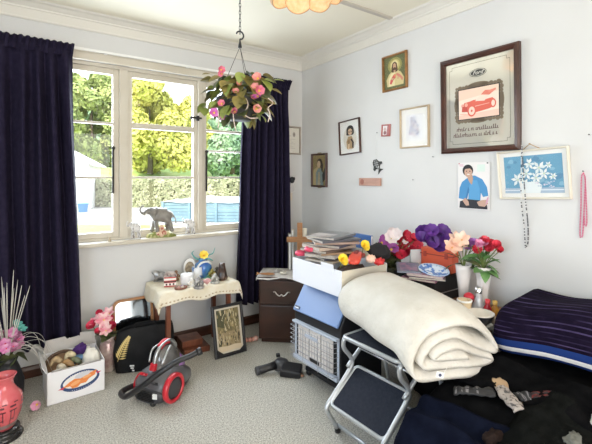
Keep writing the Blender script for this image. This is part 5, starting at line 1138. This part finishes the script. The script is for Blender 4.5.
# red curved plastic handset with two yellow flowers
rh = thing('red_toy_handset', 'curved red plastic toy handset lying in the front of the white carton', 'toy', (1.785, 1.855, .893), -.95); rh.scale = (1.2, 1.2, 1.1)
MB().loft([(-.105, 0, .012, -.010, .010), (-.09, 0, .032, -.016, .018), (-.05, 0, .034, -.004, .032), (0, 0, .030, .006, .040), (.05, 0, .034, -.004, .032), (.09, 0, .034, -.016, .020), (.105, 0, .012, -.010, .010)], 18).build('body', M('toy_red', (.70, .07, .04), .35, coat=.3), rh)
MB().loft([(-.035, 0, .010, .030, .0425), (0, 0, .013, .034, .0455), (.035, 0, .010, .030, .0425)], 12).build('grip_slot', paint((.20, .03, .03)), rh)
ydf = petal_flower('flower_daffodil', M('petal_daffodil', (.86, .62, .03), .5, col2=(.90, .72, .10), scale=20), M('daffodil_cup', (.85, .50, .02), .5), 9, .036, .020, .9)
for lab, px, py, d in (('yellow artificial flower at the left end of the red handset', 342.5, 260, 2.34), ('yellow artificial flower at the right end of the red handset', 364.5, 246, 2.50)):
    p = at_d(px, py, d); t = thing('yellow_flower', lab, 'flower', p, group='yellow flowers in the carton')
    inst('bloom', ydf, t, (0, 0, 0), (1.0, 0, -YAW), 1.15); inst('bloom', ydf, t, (.004, .008, -.008), (1.4, .4, -YAW+.5), 1.0); MB().tube([(0, .01, -.005), (.01, .03, -.05)], .003, 5).build('stem', m_leaf, t)
p = at_d(371, 259, 2.46); lump('peach_flower', 'peach-coloured cloth flower beside the red handset', 'flower', p, (.03, .03, .024), pkc, 5, amp=.5, freq=3.5)
p = at_d(379, 252, 2.62); lump('black_hat', 'black felt hat tucked into the white carton', 'hat', p, (.07, .075, .055), M('black_felt', (.014, .012, .014), .9), 12, amp=.25)
p = at_d(379, 261.5, 2.44); lump('red_cloth', 'red cloth rosette at the near end of the white carton', 'cloth', p, (.033, .03, .02), M('red_satin', (.60, .03, .03), .5), 15, amp=.5, freq=3.5)
# things lying on the floor of the carton
lump('brown_wrap', 'dark brown bundle under the handset in the white carton', 'bundle', (1.80, 1.91, .775), (.13, .09, .065), M('brown_cloth', (.07, .04, .03), .8), 22, amp=.25)
t = thing('blue_folder', 'blue folder standing behind the magazine stack', 'folder', (2.085, 2.06, .62), 0); MB().span((-.012, -.05, 0), (.012, .14, .375)).build('cover', M('folder_blue', (.04, .12, .34), .45), t, bevel=.002); MB().span((-.008, -.051, .006), (.008, .138, .371)).build('pages', m_paper, t)

# ------------------------------------------------------------------ long wooden table along the right wall
KX0, KX1, KY0, KY1, KZ = 2.10, 2.43, 1.15, 2.62, .62
kt = thing('long_table', 'brown wooden table along the right wall under the flowers', 'table', (0, 0, 0))
m_tw = M('table_brown', (.30, .13, .055), .4, col2=(.21, .085, .035), scale=4, stretch=(6, 1, 6))
MB().span((KX0, KY0, KZ-.028), (KX1, KY1, KZ)).build('table_top', m_tw, kt, bevel=.005)
for x in (KX0+.04, KX1-.04):
    for y in (KY0+.04, KY1-.04): MB().span((x-.022, y-.022, 0), (x+.022, y+.022, KZ-.028)).build('leg', m_tw, kt, bevel=.004)
for x in (KX0+.03, KX1-.045): MB().span((x, KY0+.06, KZ-.09), (x+.015, KY1-.06, KZ-.028)).build('apron', m_tw, kt)
lump('black_sack', 'full black sack standing under the long table', 'bag', (2.14, 1.50, .262), (.19, .24, .26), M('sack_black', (.006, .006, .007), .8, spec=.1), 51, amp=.12)
def onK(px, py, z=KZ): return on_z(px, py, z)
# black case and magazines on it
t = thing('black_case', 'black storage case under the magazines on the long table', 'case', (2.285, 1.60, KZ)); MB().span((-.145, -.085, 0), (.145, .26, .150)).build('case_body', m_blackmat, t, bevel=.012); MB().span((-.147, -.087, .058), (.147, .262, .064)).build('seam', m_steel, t)
MB().tube([(-.147, .03, .05), (-.165, .03, .075), (-.165, .13, .075), (-.147, .13, .05)], .006, 6).build('handle', m_black, t)
z = KZ+.152
for k, (cv, nm, x, y, a) in enumerate((((.30, .12, .20), 'plum', 2.165, 1.62, .35), ((.10, .10, .12), 'black', 2.17, 1.60, .62), ((.58, .40, .46), 'pink', 2.18, 1.60, .45))):
    magazine('%s covered magazine lying on the black case, %s' % (nm, ('lowest', 'middle one', 'top one')[k]), x, y, z, a+PI/2, .21, .27, .009, cv, [(.60, .45, .50), (.30, .16, .30), (.70, .55, .58)] if k == 2 else [(.4, .3, .3)], group='magazines on the black case'); z += .0135
t = thing('framed_photo', 'flat grey framed photo lying on the magazines', 'photo frame', (2.105, 1.700, z+.004), .55+PI/2); t.rotation_euler = (0, -.10, .75)
MB().span((-.10, -.075, 0), (.10, .075, .010)).build('frame', M('frame_slate', (.20, .22, .28), .4), t, bevel=.003); MB().span((-.078, -.054, .010), (.078, .054, .0115)).build('photo', M('photo_print', (.45, .25, .35), .3, col2=(.14, .16, .26), scale=30), t)
t = thing('blue_plate', 'blue and white oval plate leaning on the magazines', 'plate', (2.145, 1.535, z+.006), 0); t.rotation_euler = (.12, -.28, .5)
MB().lathe([(.001, 0), (.6, 0), (.72, .006), (1, .016), (.99, .019), (.72, .010), (.55, .005), (.001, .005)], 32, sx=.075, sy=.095).build('plate', M('plate_blue', (.10, .22, .55), .2, col2=(.70, .78, .86), scale=32, contrast=(.48, .56), coat=.5), t)
MB().tube([(.0725*math.cos(a), .092*math.sin(a), .0185) for a in [k*2*PI/32 for k in range(32)]], .0022, 5, closed=True).build('rim_line', paint((.55, .66, .80)), t)
# pot of red flowers
def pot_plant(label, name, base, pot_prof, potmat, heads, stems=True, seed=1, leaves=0, lmesh=None, cat='flower vase', leafz=.1):
    t = thing(name, label, cat, base); rr = random.Random(seed); MB().lathe(pot_prof, 24).build('pot', potmat, t)
    top = max(z for r_, z in pot_prof)
    for (p, me, s, rx) in heads:
        q = Vector(p)-Vector(base); inst('flower', me, t, q, (rx, rr.uniform(-.4, .4), -YAW+rr.uniform(-.6, .6)), s)
        if stems: MB().tube(spline([(0, 0, top-.03), (q.x*.4, q.y*.4, top+.4*(q.z-top)), (q.x, q.y, q.z-.004)], 4), .0026, 5).build('stem', m_leaf, t)
    for k in range(leaves):
        a = rr.uniform(0, 6.28); inst('leaf', lmesh or lms[1], t, (.02*math.cos(a), .02*math.sin(a), top+rr.uniform(-.02, leafz)), (rr.uniform(-.5, .5), rr.uniform(-.9, .3), a), rr.uniform(.9, 1.5))
    return t
fl_red = petal_flower('flower_red', pkr, M('red_heart', (.35, .01, .03), .5), 8, .042, .024, .75)
fl_wht = petal_flower('flower_white', M('petal_blush', (.80, .68, .68), .55, col2=(.84, .76, .74), scale=20), ink_y, 8, .042, .020, .6)
fl_vio = petal_flower('flower_violet', M('petal_violet', (.30, .05, .30), .55, col2=(.48, .14, .44), scale=20), ink_y, 8, .040, .020, .6)
rb = Vector((2.22, 1.965, KZ)); rr = random.Random(41); heads = []
for px, py, me, s in ((396, 252, fl_red, 1), (404, 237, fl_red, 1.05), (400, 246, fl_red, 1.1), (409, 243, fl_red, 1), (411, 252, fl_red, 1), (404, 253, fl_red, 1.1), (418, 247, fl_red, .95), (414, 240, fl_red, .9), (419, 250, fl_red, .7), (398, 241, fl_red, .9), (392, 238, fl_wht, 1.1), (396, 235, fl_wht, 1), (388, 241, fl_wht, .9), (391, 233, fl_wht, .8), (406, 242, fl_wht, .5), (381, 243, fl_vio, 1.1), (385, 249, fl_vio, 1.1), (391, 250, fl_vio, 1.1), (388, 254, fl_vio, .95), (379, 248, fl_vio, 1), (384, 240, fl_vio, .8), (402, 256, fl_red, .9), (395, 257, fl_red, .8)):
    heads.append((at_d(px, py, 2.86+rr.uniform(-.07, .07)), me, s*1.3, rr.uniform(.5, 1.25)))
pot_plant('bowl of red, white and purple artificial flowers behind the carton', 'flower_bowl', rb, [(.001, 0), (.06, 0), (.065, .01), (.085, .12), (.092, .15), (.085, .15), (.001, .13)], M('dark_pot', (.05, .06, .04), .5), heads, seed=5, leaves=26)
t = thing('white_card', 'white card standing right of the red flowers', 'card', Vector((*at_d(416, 264, 2.80).xy, KZ+.152+.067)), -YAW+.2); MB().box((0, 0, 0), (.075, .003, .13), (-.12, 0, 0)).build('card_front', m_paper, t); MB().box((0, .022, 0), (.075, .003, .13), (.2, 0, 0)).build('card_back', m_paper, t)
# orange-red case with purple flowers on top
oc = thing('orange_case', 'orange-red hard case behind the magazines by the wall', 'case', (2.378, 1.655, .735), -PI/2+.12)
m_or = M('orange_red', (.75, .13, .06), .45)
MB().span((-.115, -.05, 0), (.115, .05, .160)).build('case_body', m_or, oc, bevel=.012); MB().span((-.117, -.052, .112), (.117, .052, .118)).build('lid_seam', paint((.35, .05, .03)), oc)
for x in (-.08, .075): MB().span((x-.01, -.056, .098), (x+.01, -.049, .132)).build('clasp', paint((.40, .06, .04)), oc)
oc.location.z = KZ+.152
fl_pur = petal_flower('flower_purple', pkp, pkp, 9, .062, .038, .7)
pf = thing('purple_bouquet', 'big bunch of purple fabric flowers lying on the orange case', 'flowers', at_d(434, 244, 2.60))
rr = random.Random(6)
for px, py, s in ((424, 234, 1.1), (428, 242, 1.1), (435, 239, 1.15), (441, 233, 1), (431, 232, .9), (438, 246, 1), (444, 243, .9), (422, 240, .9), (446, 236, .7)):
    q = at_d(px, py, 2.54+rr.uniform(-.05, .05))-pf.location; inst('bloom', fl_pur, pf, q, (rr.uniform(.5, 1.4), rr.uniform(-.5, .5), -YAW+rr.uniform(-.8, .8)), s)
MB().tube(spline([at_d(443, 246, 2.60)-pf.location, at_d(448, 238, 2.60)-pf.location, at_d(449, 231, 2.60)-pf.location, at_d(444, 227, 2.62)-pf.location], 6), .008, 8).build('black_ribbon', m_black, pf)
# two tall white vases
vprof = [(.001, 0), (.028, 0), (.030, .008), (.024, .03), (.030, .12), (.044, .24), (.047, .272), (.043, .272), (.036, .22), (.001, .2)]
m_vs = M('frosted_white', (.74, .70, .68), .25, coat=.4)
V1, V2 = on_z(463.5, 311, KZ), on_z(483, 318, KZ)
V1 = at_d(463.5, 200, 2.38); V1.z = KZ; V2 = at_d(483, 200, 2.32); V2.z = KZ
fl_pch = petal_flower('flower_peach_lily', pkc, M('lily_heart', (.70, .40, .15), .5), 6, .070, .024, .5)
fl_tul = petal_flower('flower_tulip_red', M('petal_tulip', (.62, .02, .05), .45, col2=(.74, .08, .12), scale=22), M('tulip_heart', (.5, .05, .1), .5), 6, .048, .027, 1.12)
fl_tup = petal_flower('flower_tulip_pink', M('petal_tulip_pink', (.62, .16, .36), .5, col2=(.74, .36, .50), scale=22), ink_y, 6, .045, .024, 1.05)
fl_tuv = petal_flower('flower_tulip_violet', M('petal_tulip_violet', (.34, .10, .42), .5, col2=(.50, .24, .56), scale=22), ink_y, 6, .042, .024, 1.05)
rr = random.Random(77)
def hd(lst, d): return [(at_d(px, py, d+rr.uniform(-.04, .04)), me, s, rx) for px, py, me, s, rx in lst]
pot_plant('tall white vase holding peach lilies and violet tulips', 'tall_vase', V1, vprof, m_vs, hd([(455, 243, fl_pch, 1.05, .9), (452, 248, fl_pch, .9, .8), (462, 240, fl_pch, .8, 1.1), (466, 249, fl_tuv, 1, .5), (473, 245, fl_tuv, 1, .4), (469, 243, fl_tuv, .8, .4)], 2.36), seed=8, leaves=9, lmesh=leaf_mesh('leaf_long', lf_dark, .13, .018, .3))
pot_plant('tall white vase holding red and pink tulips', 'tall_vase', V2, vprof, m_vs, hd([(477, 253, fl_tul, 1, .4), (488, 251, fl_tul, 1.05, .4), (497, 248, fl_tul, 1, .5), (482, 245, fl_tup, 1.1, .5), (484, 243, fl_tul, .9, .4), (492, 247, fl_tul, 1, .4), (478, 247, fl_tup, 1, .4), (499, 251, fl_tul, .8, .9)], 2.29), seed=9, leaves=26, lmesh=leaf_mesh('leaf_fresh', M('leaf_fresh', (.09, .22, .06), .5, col2=(.18, .34, .12), scale=14), .075, .022, .3), leafz=.07)
bpy.data.objects['tall_vase.001']['group'] = 'tall white vases'; bpy.data.objects['tall_vase']['group'] = 'tall white vases'
# cups and bottles at the near end
def kitem(name, label, cat, px, d): 
    p = at_d(px, 200, d); return thing(name, label, cat, (p.x, p.y, KZ), -YAW, 'cups and bottles on the long table')
t = kitem('paper_cup', 'cream patterned cup beside the folded cream blanket', 'cup', 464.5, 2.19)
MB().lathe([(.001, 0), (.028, 0), (.030, .004), (.038, .115), (.040, .118), (.036, .118), (.027, .01), (.001, .008)], 22).build('cup', M('cup_cream', (.72, .58, .38), .5, col2=(.58, .34, .18), scale=26, contrast=(.55, .6)), t); MB().lathe([(.0385, .108), (.041, .112), (.041, .119), (.036, .119)], 22).build('rim', m_white, t)
t = kitem('glass_bottle', 'clear glass bottle with a silver cap by the white bowl', 'bottle', 478.5, 2.25)
m_clear = M('bottle_glass', (.55, .56, .58), .08, .0, col2=(.30, .30, .32), scale=10, coat=.8)
MB().lathe([(.001, 0), (.034, 0), (.037, .008), (.036, .06), (.022, .10), (.016, .12), (.016, .142)], 22).build('body', m_clear, t); MB().lathe([(.019, .138), (.019, .168), (.014, .172), (.001, .172)], 18).build('cap', m_chrome, t); MB().lathe([(.0375, .02), (.0372, .055)], 22).build('label_band', paint((.45, .43, .42)), t)
t = kitem('white_bowl', 'white enamel bowl with a dark underside in front of the bottles', 'bowl', 480, 2.10)
MB().lathe([(.001, .018), (.05, .022), (.068, .072), (.073, .074), (.071, .079), (.064, .077), (.046, .03), (.001, .026)], 28).build('bowl', M('bowl_white', (.76, .72, .66), .3), t); MB().lathe([(.001, 0), (.034, 0), (.038, .016), (.053, .022), (.0695, .070)], 28).build('underside', M('bowl_dark', (.03, .03, .035), .3), t)
t = kitem('sauce_bottle', 'small red sauce bottle beside the clear bottle', 'bottle', 487.5, 2.20)
MB().lathe([(.001, 0), (.02, 0), (.022, .006), (.022, .065), (.012, .085), (.011, .10)], 18).build('body', M('red_glass', (.38, .02, .03), .2), t); MB().lathe([(.014, .096), (.014, .116), (.001, .118)], 14).build('cap', M('cap_red', (.6, .04, .05), .4), t)
t = kitem('red_ornament', 'round red ornament behind the cream cup', 'ornament', 469, 2.28)
MB().ball((0, 0, .105), (.03, .03, .026)).build('ball', M('orn_red', (.60, .03, .05), .35), t); MB().lathe([(.001, 0), (.025, 0), (.012, .02), (.010, .085)], 14).build('stem', m_darkwood, t)
t = kitem('amber_bottle', 'amber and yellow bottle nearest the wall', 'bottle', 495, 2.24)
MB().lathe([(.001, 0), (.022, 0), (.024, .006), (.022, .05), (.010, .068), (.010, .078)], 18).build('body', M('amber', (.60, .28, .05), .25), t); MB().lathe([(.013, .075), (.013, .095), (.001, .097)], 14).build('cap', M('cap_yellow', (.75, .48, .12), .4), t)
for lab, px, d, c, s in (('beige shell ornament near the dark blanket', 497, 2.12, (.62, .50, .36), 1.0), ('cream knotted ornament beside the amber bottle', 503, 2.17, (.66, .58, .46), .9), ('clear crystal ornament in front of the white bowl', 490.5, 2.05, (.50, .48, .46), .8)):
    t = kitem('shell_ornament', lab, 'ornament', px, d); mt = M('shell_%d' % px, c, .4, col2=tuple(v*.65 for v in c), scale=40)
    o = MB()
    for k in range(7): a = k*.9; o.tube([(0, 0, .008), (.026*s*math.cos(a), .022*s*math.sin(a), .018+.010*(k % 3))], [.010*s, .011*s], 8)
    o.build('shell_ribs', mt, t); MB().ball((0, 0, .022*s), .018*s, 10, 6).build('shell_core', mt, t)
# ------------------------------------------------------------------ folding step stool
SS = thing('step_stool', 'grey tube folding step stool with navy treads under the cream blanket', 'step stool', (0, 0, 0))
m_tube = M('stool_tube', (.50, .52, .54), .35, .6); m_tread = M('navy_tread', (.014, .017, .028), .8, col2=(.020, .024, .036), scale=60, spec=.2, bump=.3, bscale=120)
def quad_tread(c4, t, name, rim=.011):
    A, B, C, D = [Vector(p) for p in c4]; n_ = (B-A).cross(D-A).normalized(); 
    if n_.z < 0: n_ = -n_
    cen = (A+B+C+D)/4
    def rnd(ins):
        pts = []; q = [A, B, C, D]
        for i in range(4):
            p0, p1, p2 = q[i-1], q[i], q[(i+1) % 4]; r_ = .03
            a = p1+(p0-p1).normalized()*r_; b = p1+(p2-p1).normalized()*r_
            for k in range(5): s_ = k/4; pts.append((a*(1-s_)+p1*s_)*(1-s_)+(p1*(1-s_)+b*s_)*s_)
        return [cen+(p-cen)*(1-ins) for p in pts]
    top = rnd(.035); n = len(top); mb = MB()
    mb.add([p+n_*.006 for p in top]+[p-n_*t for p in top], [list(range(n)), list(range(2*n-1, n-1, -1))]+[[k, (k+1) % n, n+(k+1) % n, n+k] for k in range(n)])
    mb.build(name, m_tread, SS); MB().tube(rnd(0), rim, 8, closed=True).build(name+'_rim', m_tube, SS)
LT = [(1.565, 1.623, .352), (1.580, 1.257, .352), (1.377, 1.248, .202), (1.362, 1.614, .202)]
UT = [(1.74, 1.625, .545), (1.745, 1.245, .545), (1.462, 1.235, .545), (1.452, 1.615, .545)]
quad_tread(LT, .012, 'lower_tread'); quad_tread(UT, .02, 'upper_tread')
for sd, (yl, yu, foot) in enumerate(((1.632, 1.622, (1.452, 1.66)), (1.238, 1.232, (1.47, 1.205)))):
    MB().tube(spline([(1.70, yu, .535), (1.52, yu, .535), (1.468, yu, .525), (1.475, yl, .47), (1.53, yl, .40), (1.52, yl, .345), (1.40, yl, .235), (1.352, yl, .19), (1.36, yl, .15), (foot[0], foot[1], .02)], 6), .0125, 10).build('front_leg', m_tube, SS)
    MB().tube(spline([(1.50, yl, .36), (1.60, yl, .44), (1.72, yu, .53), (1.80, yu, .30), (1.86, yu, .02)], 6), .0115, 10).build('rear_leg', m_tube, SS)
    for (x, y) in (foot, (1.862, yu)): MB().lathe([(.0001, 0), (.017, 0), (.018, .03), (.013, .04)], 12, (x, y, 0)).build('rubber_foot', m_black, SS)
MB().tube([(1.445, 1.65, .045), (1.462, 1.21, .045)], .010, 8).build('cross_bar', m_tube, SS); MB().tube([(1.85, 1.62, .08), (1.85, 1.235, .08)], .010, 8).build('cross_bar', m_tube, SS)
MB().tube([(1.60, 1.62, .44), (1.60, 1.236, .44)], .007, 8).build('hinge_rod', m_steel, SS)

# ------------------------------------------------------------------ folded blankets
def ribbon(path, thick, y0, y1, ny, mats, matfn=None, wob=.012, seed=0, endround=.03, sag=None):
    pts = [Vector((p[0], p[1])) for p in path]; n = len(pts); L_, R_ = [], []
    for i, p in enumerate(pts):
        t = (pts[min(i+1, n-1)]-pts[max(i-1, 0)]).normalized(); nr = Vector((-t.y, t.x)); L_.append(p+nr*thick/2); R_.append(p-nr*thick/2)
    loop = L_+[pts[-1]+(pts[-1]-pts[-2]).normalized()*thick*.45]+R_[::-1]+[pts[0]+(pts[0]-pts[1]).normalized()*thick*.45]
    cen = Vector((sum(p.x for p in loop)/len(loop), sum(p.y for p in loop)/len(loop))); m = len(loop); mb = MB(); vs = []
    ctr = pts+[pts[-1]]+pts[::-1]+[pts[0]]
    for j in range(ny+1):
        v = j/ny; y = y0+(y1-y0)*v; e = min(v, 1-v)*(y1-y0); k = 1-.55*max(0, 1-e/(thick*.6))**2
        for i, p in enumerate(loop):
            q = ctr[i]+(p-ctr[i])*k
            w1 = noise.noise((q.x*5, y*5, q.y*5+seed)); w2 = noise.noise((q.x*5+9, y*4, q.y*5+seed+3)); w3 = noise.noise((q.x*4, seed, q.y*6))
            edge = 1 if e < .12 else .4
            vs.append((q.x+wob*w1, y+wob*1.6*w3*edge, q.y+wob*w2+(sag(q.x, y) if sag else 0)))
    fs = []; mis = []
    for j in range(ny):
        for i in range(m):
            fs.append((j*m+i, j*m+(i+1) % m, (j+1)*m+(i+1) % m, (j+1)*m+i)); mis.append(matfn(i, m, n) if matfn else 0)
    o = len(mb.v); mb.add(vs, fs, 0, True); mb.mi[-len(fs):] = mis
    for j in (0, ny):                                              # close the two cut ends strip by strip
        for i in range(n-1): mb.f.append([j*m+i, j*m+i+1, j*m+(2*n-i-1), j*m+(2*n-i)]); mb.mi.append(mis[i]); mb.sm.append(True)
        mb.f.append([j*m+n-1, j*m+n, j*m+n+1]); mb.mi.append(mis[n-1]); mb.sm.append(True); mb.f.append([j*m+2*n, j*m+2*n+1, j*m]); mb.mi.append(mis[0]); mb.sm.append(True)
    return mb
def nrm2(path, n): return [(p.x, p.y) for p in spline([Vector((a, b, 0)) for a, b in path], n)]
m_cream = M('cream_fleece', (.60, .565, .50), .9, col2=(.66, .63, .57), scale=9, bump=.5, bscale=55)
cb = thing('folded_blanket', 'thick cream fleece blanket folded on the step stool', 'blanket', (0, 0, 0), group='folded blankets')
cb.matrix_world = Matrix.Translation((1.79, 1.35, 0)) @ Matrix.Rotation(-.26, 4, 'Z') @ Matrix.Translation((-1.69, -1.42, 0)) @ Matrix.Translation((1.40, 0, 0)) @ Matrix.Diagonal((.90, 1, 1, 1)) @ Matrix.Translation((-1.40, 0, 0))
outer = [(1.87, .582), (1.66, .580), (1.46, .586), (1.382, .622), (1.372, .70), (1.45, .782), (1.59, .815), (1.73, .806), (1.84, .750), (1.90, .695), (1.885, .668), (1.77, .708), (1.62, .758), (1.50, .742), (1.432, .690), (1.445, .646), (1.53, .627), (1.70, .626), (1.83, .618), (1.872, .634), (1.80, .662), (1.66, .704), (1.55, .700), (1.500, .676), (1.56, .664), (1.70, .660)]
def sagc(x, y): 
    return -.10*max(0, (x-1.62))*max(0, (1.45-y))*1.2 - .065*max(0, (1.24-y)/.165)**1.5
ribbon(nrm2(outer, 7), .037, 1.075, 1.775, 22, [m_cream], wob=.013, seed=3, sag=sagc).build('outer_folds', m_cream, cb)

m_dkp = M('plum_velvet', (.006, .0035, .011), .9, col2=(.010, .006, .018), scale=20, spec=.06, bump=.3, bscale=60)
m_rib = M('plum_rib', (.055, .040, .10), .9, col2=(.008, .005, .016), scale=16, spec=.06, stretch=(1, .22, 1), contrast=(.40, .62))
m_bd = M('border_blue', (.008, .030, .15), .8, spec=.2); m_bw = M('border_white', (.74, .72, .70), .75)
db_ = thing('folded_blanket', 'dark plum ribbed blanket with a blue and white border on the clothes heap', 'blanket', (0, 0, 0), group='folded blankets')
prof = [(2.36, .585), (2.18, .578), (2.05, .582), (1.995, .592), (1.972, .615), (1.966, .65), (1.972, .685), (1.995, .72), (2.05, .75), (2.14, .768), (2.28, .775), (2.40, .772)]
pp = nrm2(prof, 9); npp = len(pp); acc = [0]
for i in range(1, npp): acc.append(acc[-1]+math.hypot(pp[i][0]-pp[i-1][0], pp[i][1]-pp[i-1][1]))
def mf(i, m, n):
    k = i if i < n else (2*n-i if i <= 2*n else 0); k = max(0, min(n-1, k)); x, z = pp[k]
    if k < 27: return 0 if k < 18 else 2
    if k < 33: return 2
    if k < 38: return 3
    if k < 45: return 2
    return 1 if k % 4 == 0 else 0
def sagd(x, y): return .012*math.sin(y*9+x*4)-.02*max(0, y-.8)*2+.03*(1-min(1, max(0, (y-.2)/.8)))
ribbon(pp, .05, .08, 1.055, 40, None, mf, wob=.012, seed=5, sag=sagd).build('top_fold', [m_dkp, m_rib, m_bd, m_bw], db_)
lay2 = nrm2([(2.40, .635), (2.20, .640), (2.06, .645), (2.03, .672), (2.06, .69), (2.20, .695), (2.38, .70)], 7)
ribbon(lay2, .045, .10, 1.04, 24, None, wob=.008, seed=9, sag=sagd).build('inner_fold', m_dkp, db_)

# ------------------------------------------------------------------ heap of dark clothes
def sst(a, b, x): t = min(1, max(0, (x-a)/(b-a))); return t*t*(3-2*t)
def heap(x, y):
    h = .40*sst(1.13, 1.38, x)+.07*sst(1.38, 1.65, x)+.06*sst(1.70, 1.95, x)
    h *= 1-sst(1.11 if x < 2.0 else 1.04, 1.19 if x < 2.0 else 1.14, y); h *= sst(-.45, .1, y)*.25+.75
    h += (.030*noise.noise((x*5, y*5, 1))+.018*noise.noise((x*11, y*7, 4)))*sst(1.25, 1.5, x)*(1-sst(1.05, 1.18, y))*(1-.7*sst(1.88, 1.98, x))
    return max(.004, min(h, .537))
def hit(px, py, off=0):
    r_ = ray(px, py); d = .8
    while d < 2.6:
        p = Vector((0, 0, EYE))+r_*d
        if p.z < heap(p.x, p.y)+off: return p
        d += .004
    return p
def drape_on(name, label, mat, quad, nu=40, nv=24, off=.012, amp=.012, freq=9, seed=0, solid=.008, cat='clothing', wav=.02, folds=0, fdir=0, group='clothes in the dark heap'):
    A, B, C, D = [Vector((p[0], p[1])) for p in quad]
    t = thing(name, label, cat, (0, 0, 0), group=group)
    def fn(u, v):
        p = (A*(1-u)+B*u)*(1-v)+(D*(1-u)+C*u)*v
        w1 = wav*noise.noise((u*4, v*4, seed)); p = p+Vector((w1, wav*noise.noise((u*4+7, v*4, seed+2))))
        e = min(u, 1-u, v, 1-v); lift = off*(min(1, e*12)*.7+.3)
        f = math.sin((u if fdir == 0 else v)*folds*2*PI+2*noise.noise((u*3, v*3, seed)))*amp if folds else 0
        z = heap(p.x, p.y)+lift+(amp*noise.noise((p.x*freq, p.y*freq, seed))+f)*min(1, e*10)+.004
        return (p.x, p.y, max(.006, z))
    MB().grid(fn, nu, nv).build('fabric', mat, t, solid=solid); return t
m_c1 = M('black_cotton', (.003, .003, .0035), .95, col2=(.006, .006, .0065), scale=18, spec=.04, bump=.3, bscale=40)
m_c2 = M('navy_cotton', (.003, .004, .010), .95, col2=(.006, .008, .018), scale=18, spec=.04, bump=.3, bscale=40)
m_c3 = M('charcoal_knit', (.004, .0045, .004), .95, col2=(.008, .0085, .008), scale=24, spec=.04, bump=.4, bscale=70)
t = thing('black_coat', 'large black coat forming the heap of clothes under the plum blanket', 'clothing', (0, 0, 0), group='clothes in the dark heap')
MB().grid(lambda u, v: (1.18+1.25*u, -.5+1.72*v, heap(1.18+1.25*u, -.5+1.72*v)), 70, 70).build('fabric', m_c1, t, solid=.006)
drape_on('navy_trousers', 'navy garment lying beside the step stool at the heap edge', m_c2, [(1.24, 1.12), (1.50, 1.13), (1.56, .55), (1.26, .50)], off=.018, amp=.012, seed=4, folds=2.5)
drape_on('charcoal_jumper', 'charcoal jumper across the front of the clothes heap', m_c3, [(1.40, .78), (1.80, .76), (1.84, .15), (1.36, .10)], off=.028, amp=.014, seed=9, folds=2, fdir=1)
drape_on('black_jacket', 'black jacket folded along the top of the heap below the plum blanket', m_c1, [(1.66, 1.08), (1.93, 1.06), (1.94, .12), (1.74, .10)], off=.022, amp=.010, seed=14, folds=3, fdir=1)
def strip(name, label, mat, pix, w, off=.04, seed=0, fringe=None, mats2=None, cat='scarf'):
    t = thing(name, label, cat, (0, 0, 0), group='scarves on the clothes heap'); P = spline([hit(px, py, off) for px, py in pix], 8); n = len(P); mb = MB(); vs = []
    for i, p in enumerate(P):
        a = (P[min(i+1, n-1)]-P[max(0, i-1)]); a.z = 0; a = a.normalized(); s_ = Vector((-a.y, a.x, 0))
        for k in range(9):
            f = (k/8-.5)*2; q = p+s_*f*w*(.8+.25*noise.noise((i*.2, seed, 0))); q.z += .010*math.cos(f*1.5)+.010*noise.noise((i*.35, f*2, seed*3))
            q.z = max(q.z, heap(q.x, q.y)+.020); vs.append(q)
    fs = [(i*9+k, (i+1)*9+k, (i+1)*9+k+1, i*9+k+1) for i in range(n-1) for k in range(8)]
    mb.add(vs, fs, 0, True)
    if mats2: mb.mi = [mats2[0](i//8, i % 8, n-1) for i in range(len(fs))]
    mb.build('fabric', mat if not mats2 else [mat]+mats2[1], t, solid=.008); return t
m_sp = M('speckled_wool', (.42, .37, .34), .9, col2=(.10, .09, .09), scale=60, contrast=(.52, .60)); m_tan = M('tan_wool', (.50, .34, .20), .9)
m_sb = M('striped_black', (.02, .02, .022), .6); m_sg = M('stripe_grey', (.20, .19, .20), .6); m_pr = M('plaid_red', (.22, .030, .025), .85, col2=(.05, .012, .012), scale=50)
strip('speckled_scarf', 'grey speckled scarf with a tan end lying across the clothes heap', m_sp, [(498, 381), (503, 391), (511, 401), (521, 412)], .036, .028, 1, mats2=(lambda i, k, n: 1 if i < n*.22 else 0, [m_tan]))
strip('plaid_scarf', 'dark scarf with red plaid and pale bars right of the speckled scarf', m_sb, [(517, 398), (528, 397), (542, 396), (556, 396)], .036, .026, 2, mats2=(lambda i, k, n: 1 if i in (2, 4, 7) else (2 if n*.38 < i and k in (1, 2, 4, 6) else 0), [m_sg, m_pr]))
strip('striped_scarf', 'black and grey striped shiny scarf left of the speckled scarf', m_sb, [(454, 391), (464, 391), (478, 392), (494, 393)], .036, .026, 3, mats2=(lambda i, k, n: 1 if i in (1, 2, 6, 9, 10, 15) and k in (1, 2, 4, 6) else 0, [m_sg]))
p = hit(494, 438, .02); lump('brown_glove', 'dark brown leather glove low in the clothes heap', 'glove', p, (.05, .03, .022), M('brown_leather', (.020, .012, .010), .8, spec=.1), 31, amp=.35)
p = hit(591, 424, .03); lump('white_sock', 'white cloth poking out at the right edge of the heap', 'cloth', p+Vector((.02, -.02, -.02)), (.03, .03, .07), M('white_knit', (.74, .70, .62), .9, bump=.4, bscale=50), 35, amp=.2)
p = hit(574, 440, .02); lump('grey_sock', 'crumpled grey sock at the bottom right of the heap', 'sock', p, (.045, .025, .018), M('grey_knit', (.14, .14, .12), .9, bump=.4, bscale=50), 38, amp=.4)
t = thing('price_tag', 'small white printed tag hanging below the cream blanket', 'tag', at_d(440, 375, 1.70), -YAW); MB().box((0, 0, 0), (.034, .002, .026), (0, .2, 0)).build('tag_card', m_paper, t); MB().prism(circ(.0, .0, .007, .007, 14), -.0022, -.001).build('printed_ring', paint((.05, .06, .12)), t); MB().tube([(.016, 0, .008), (.03, 0, .03)], .001, 4).build('string', m_paper, t)
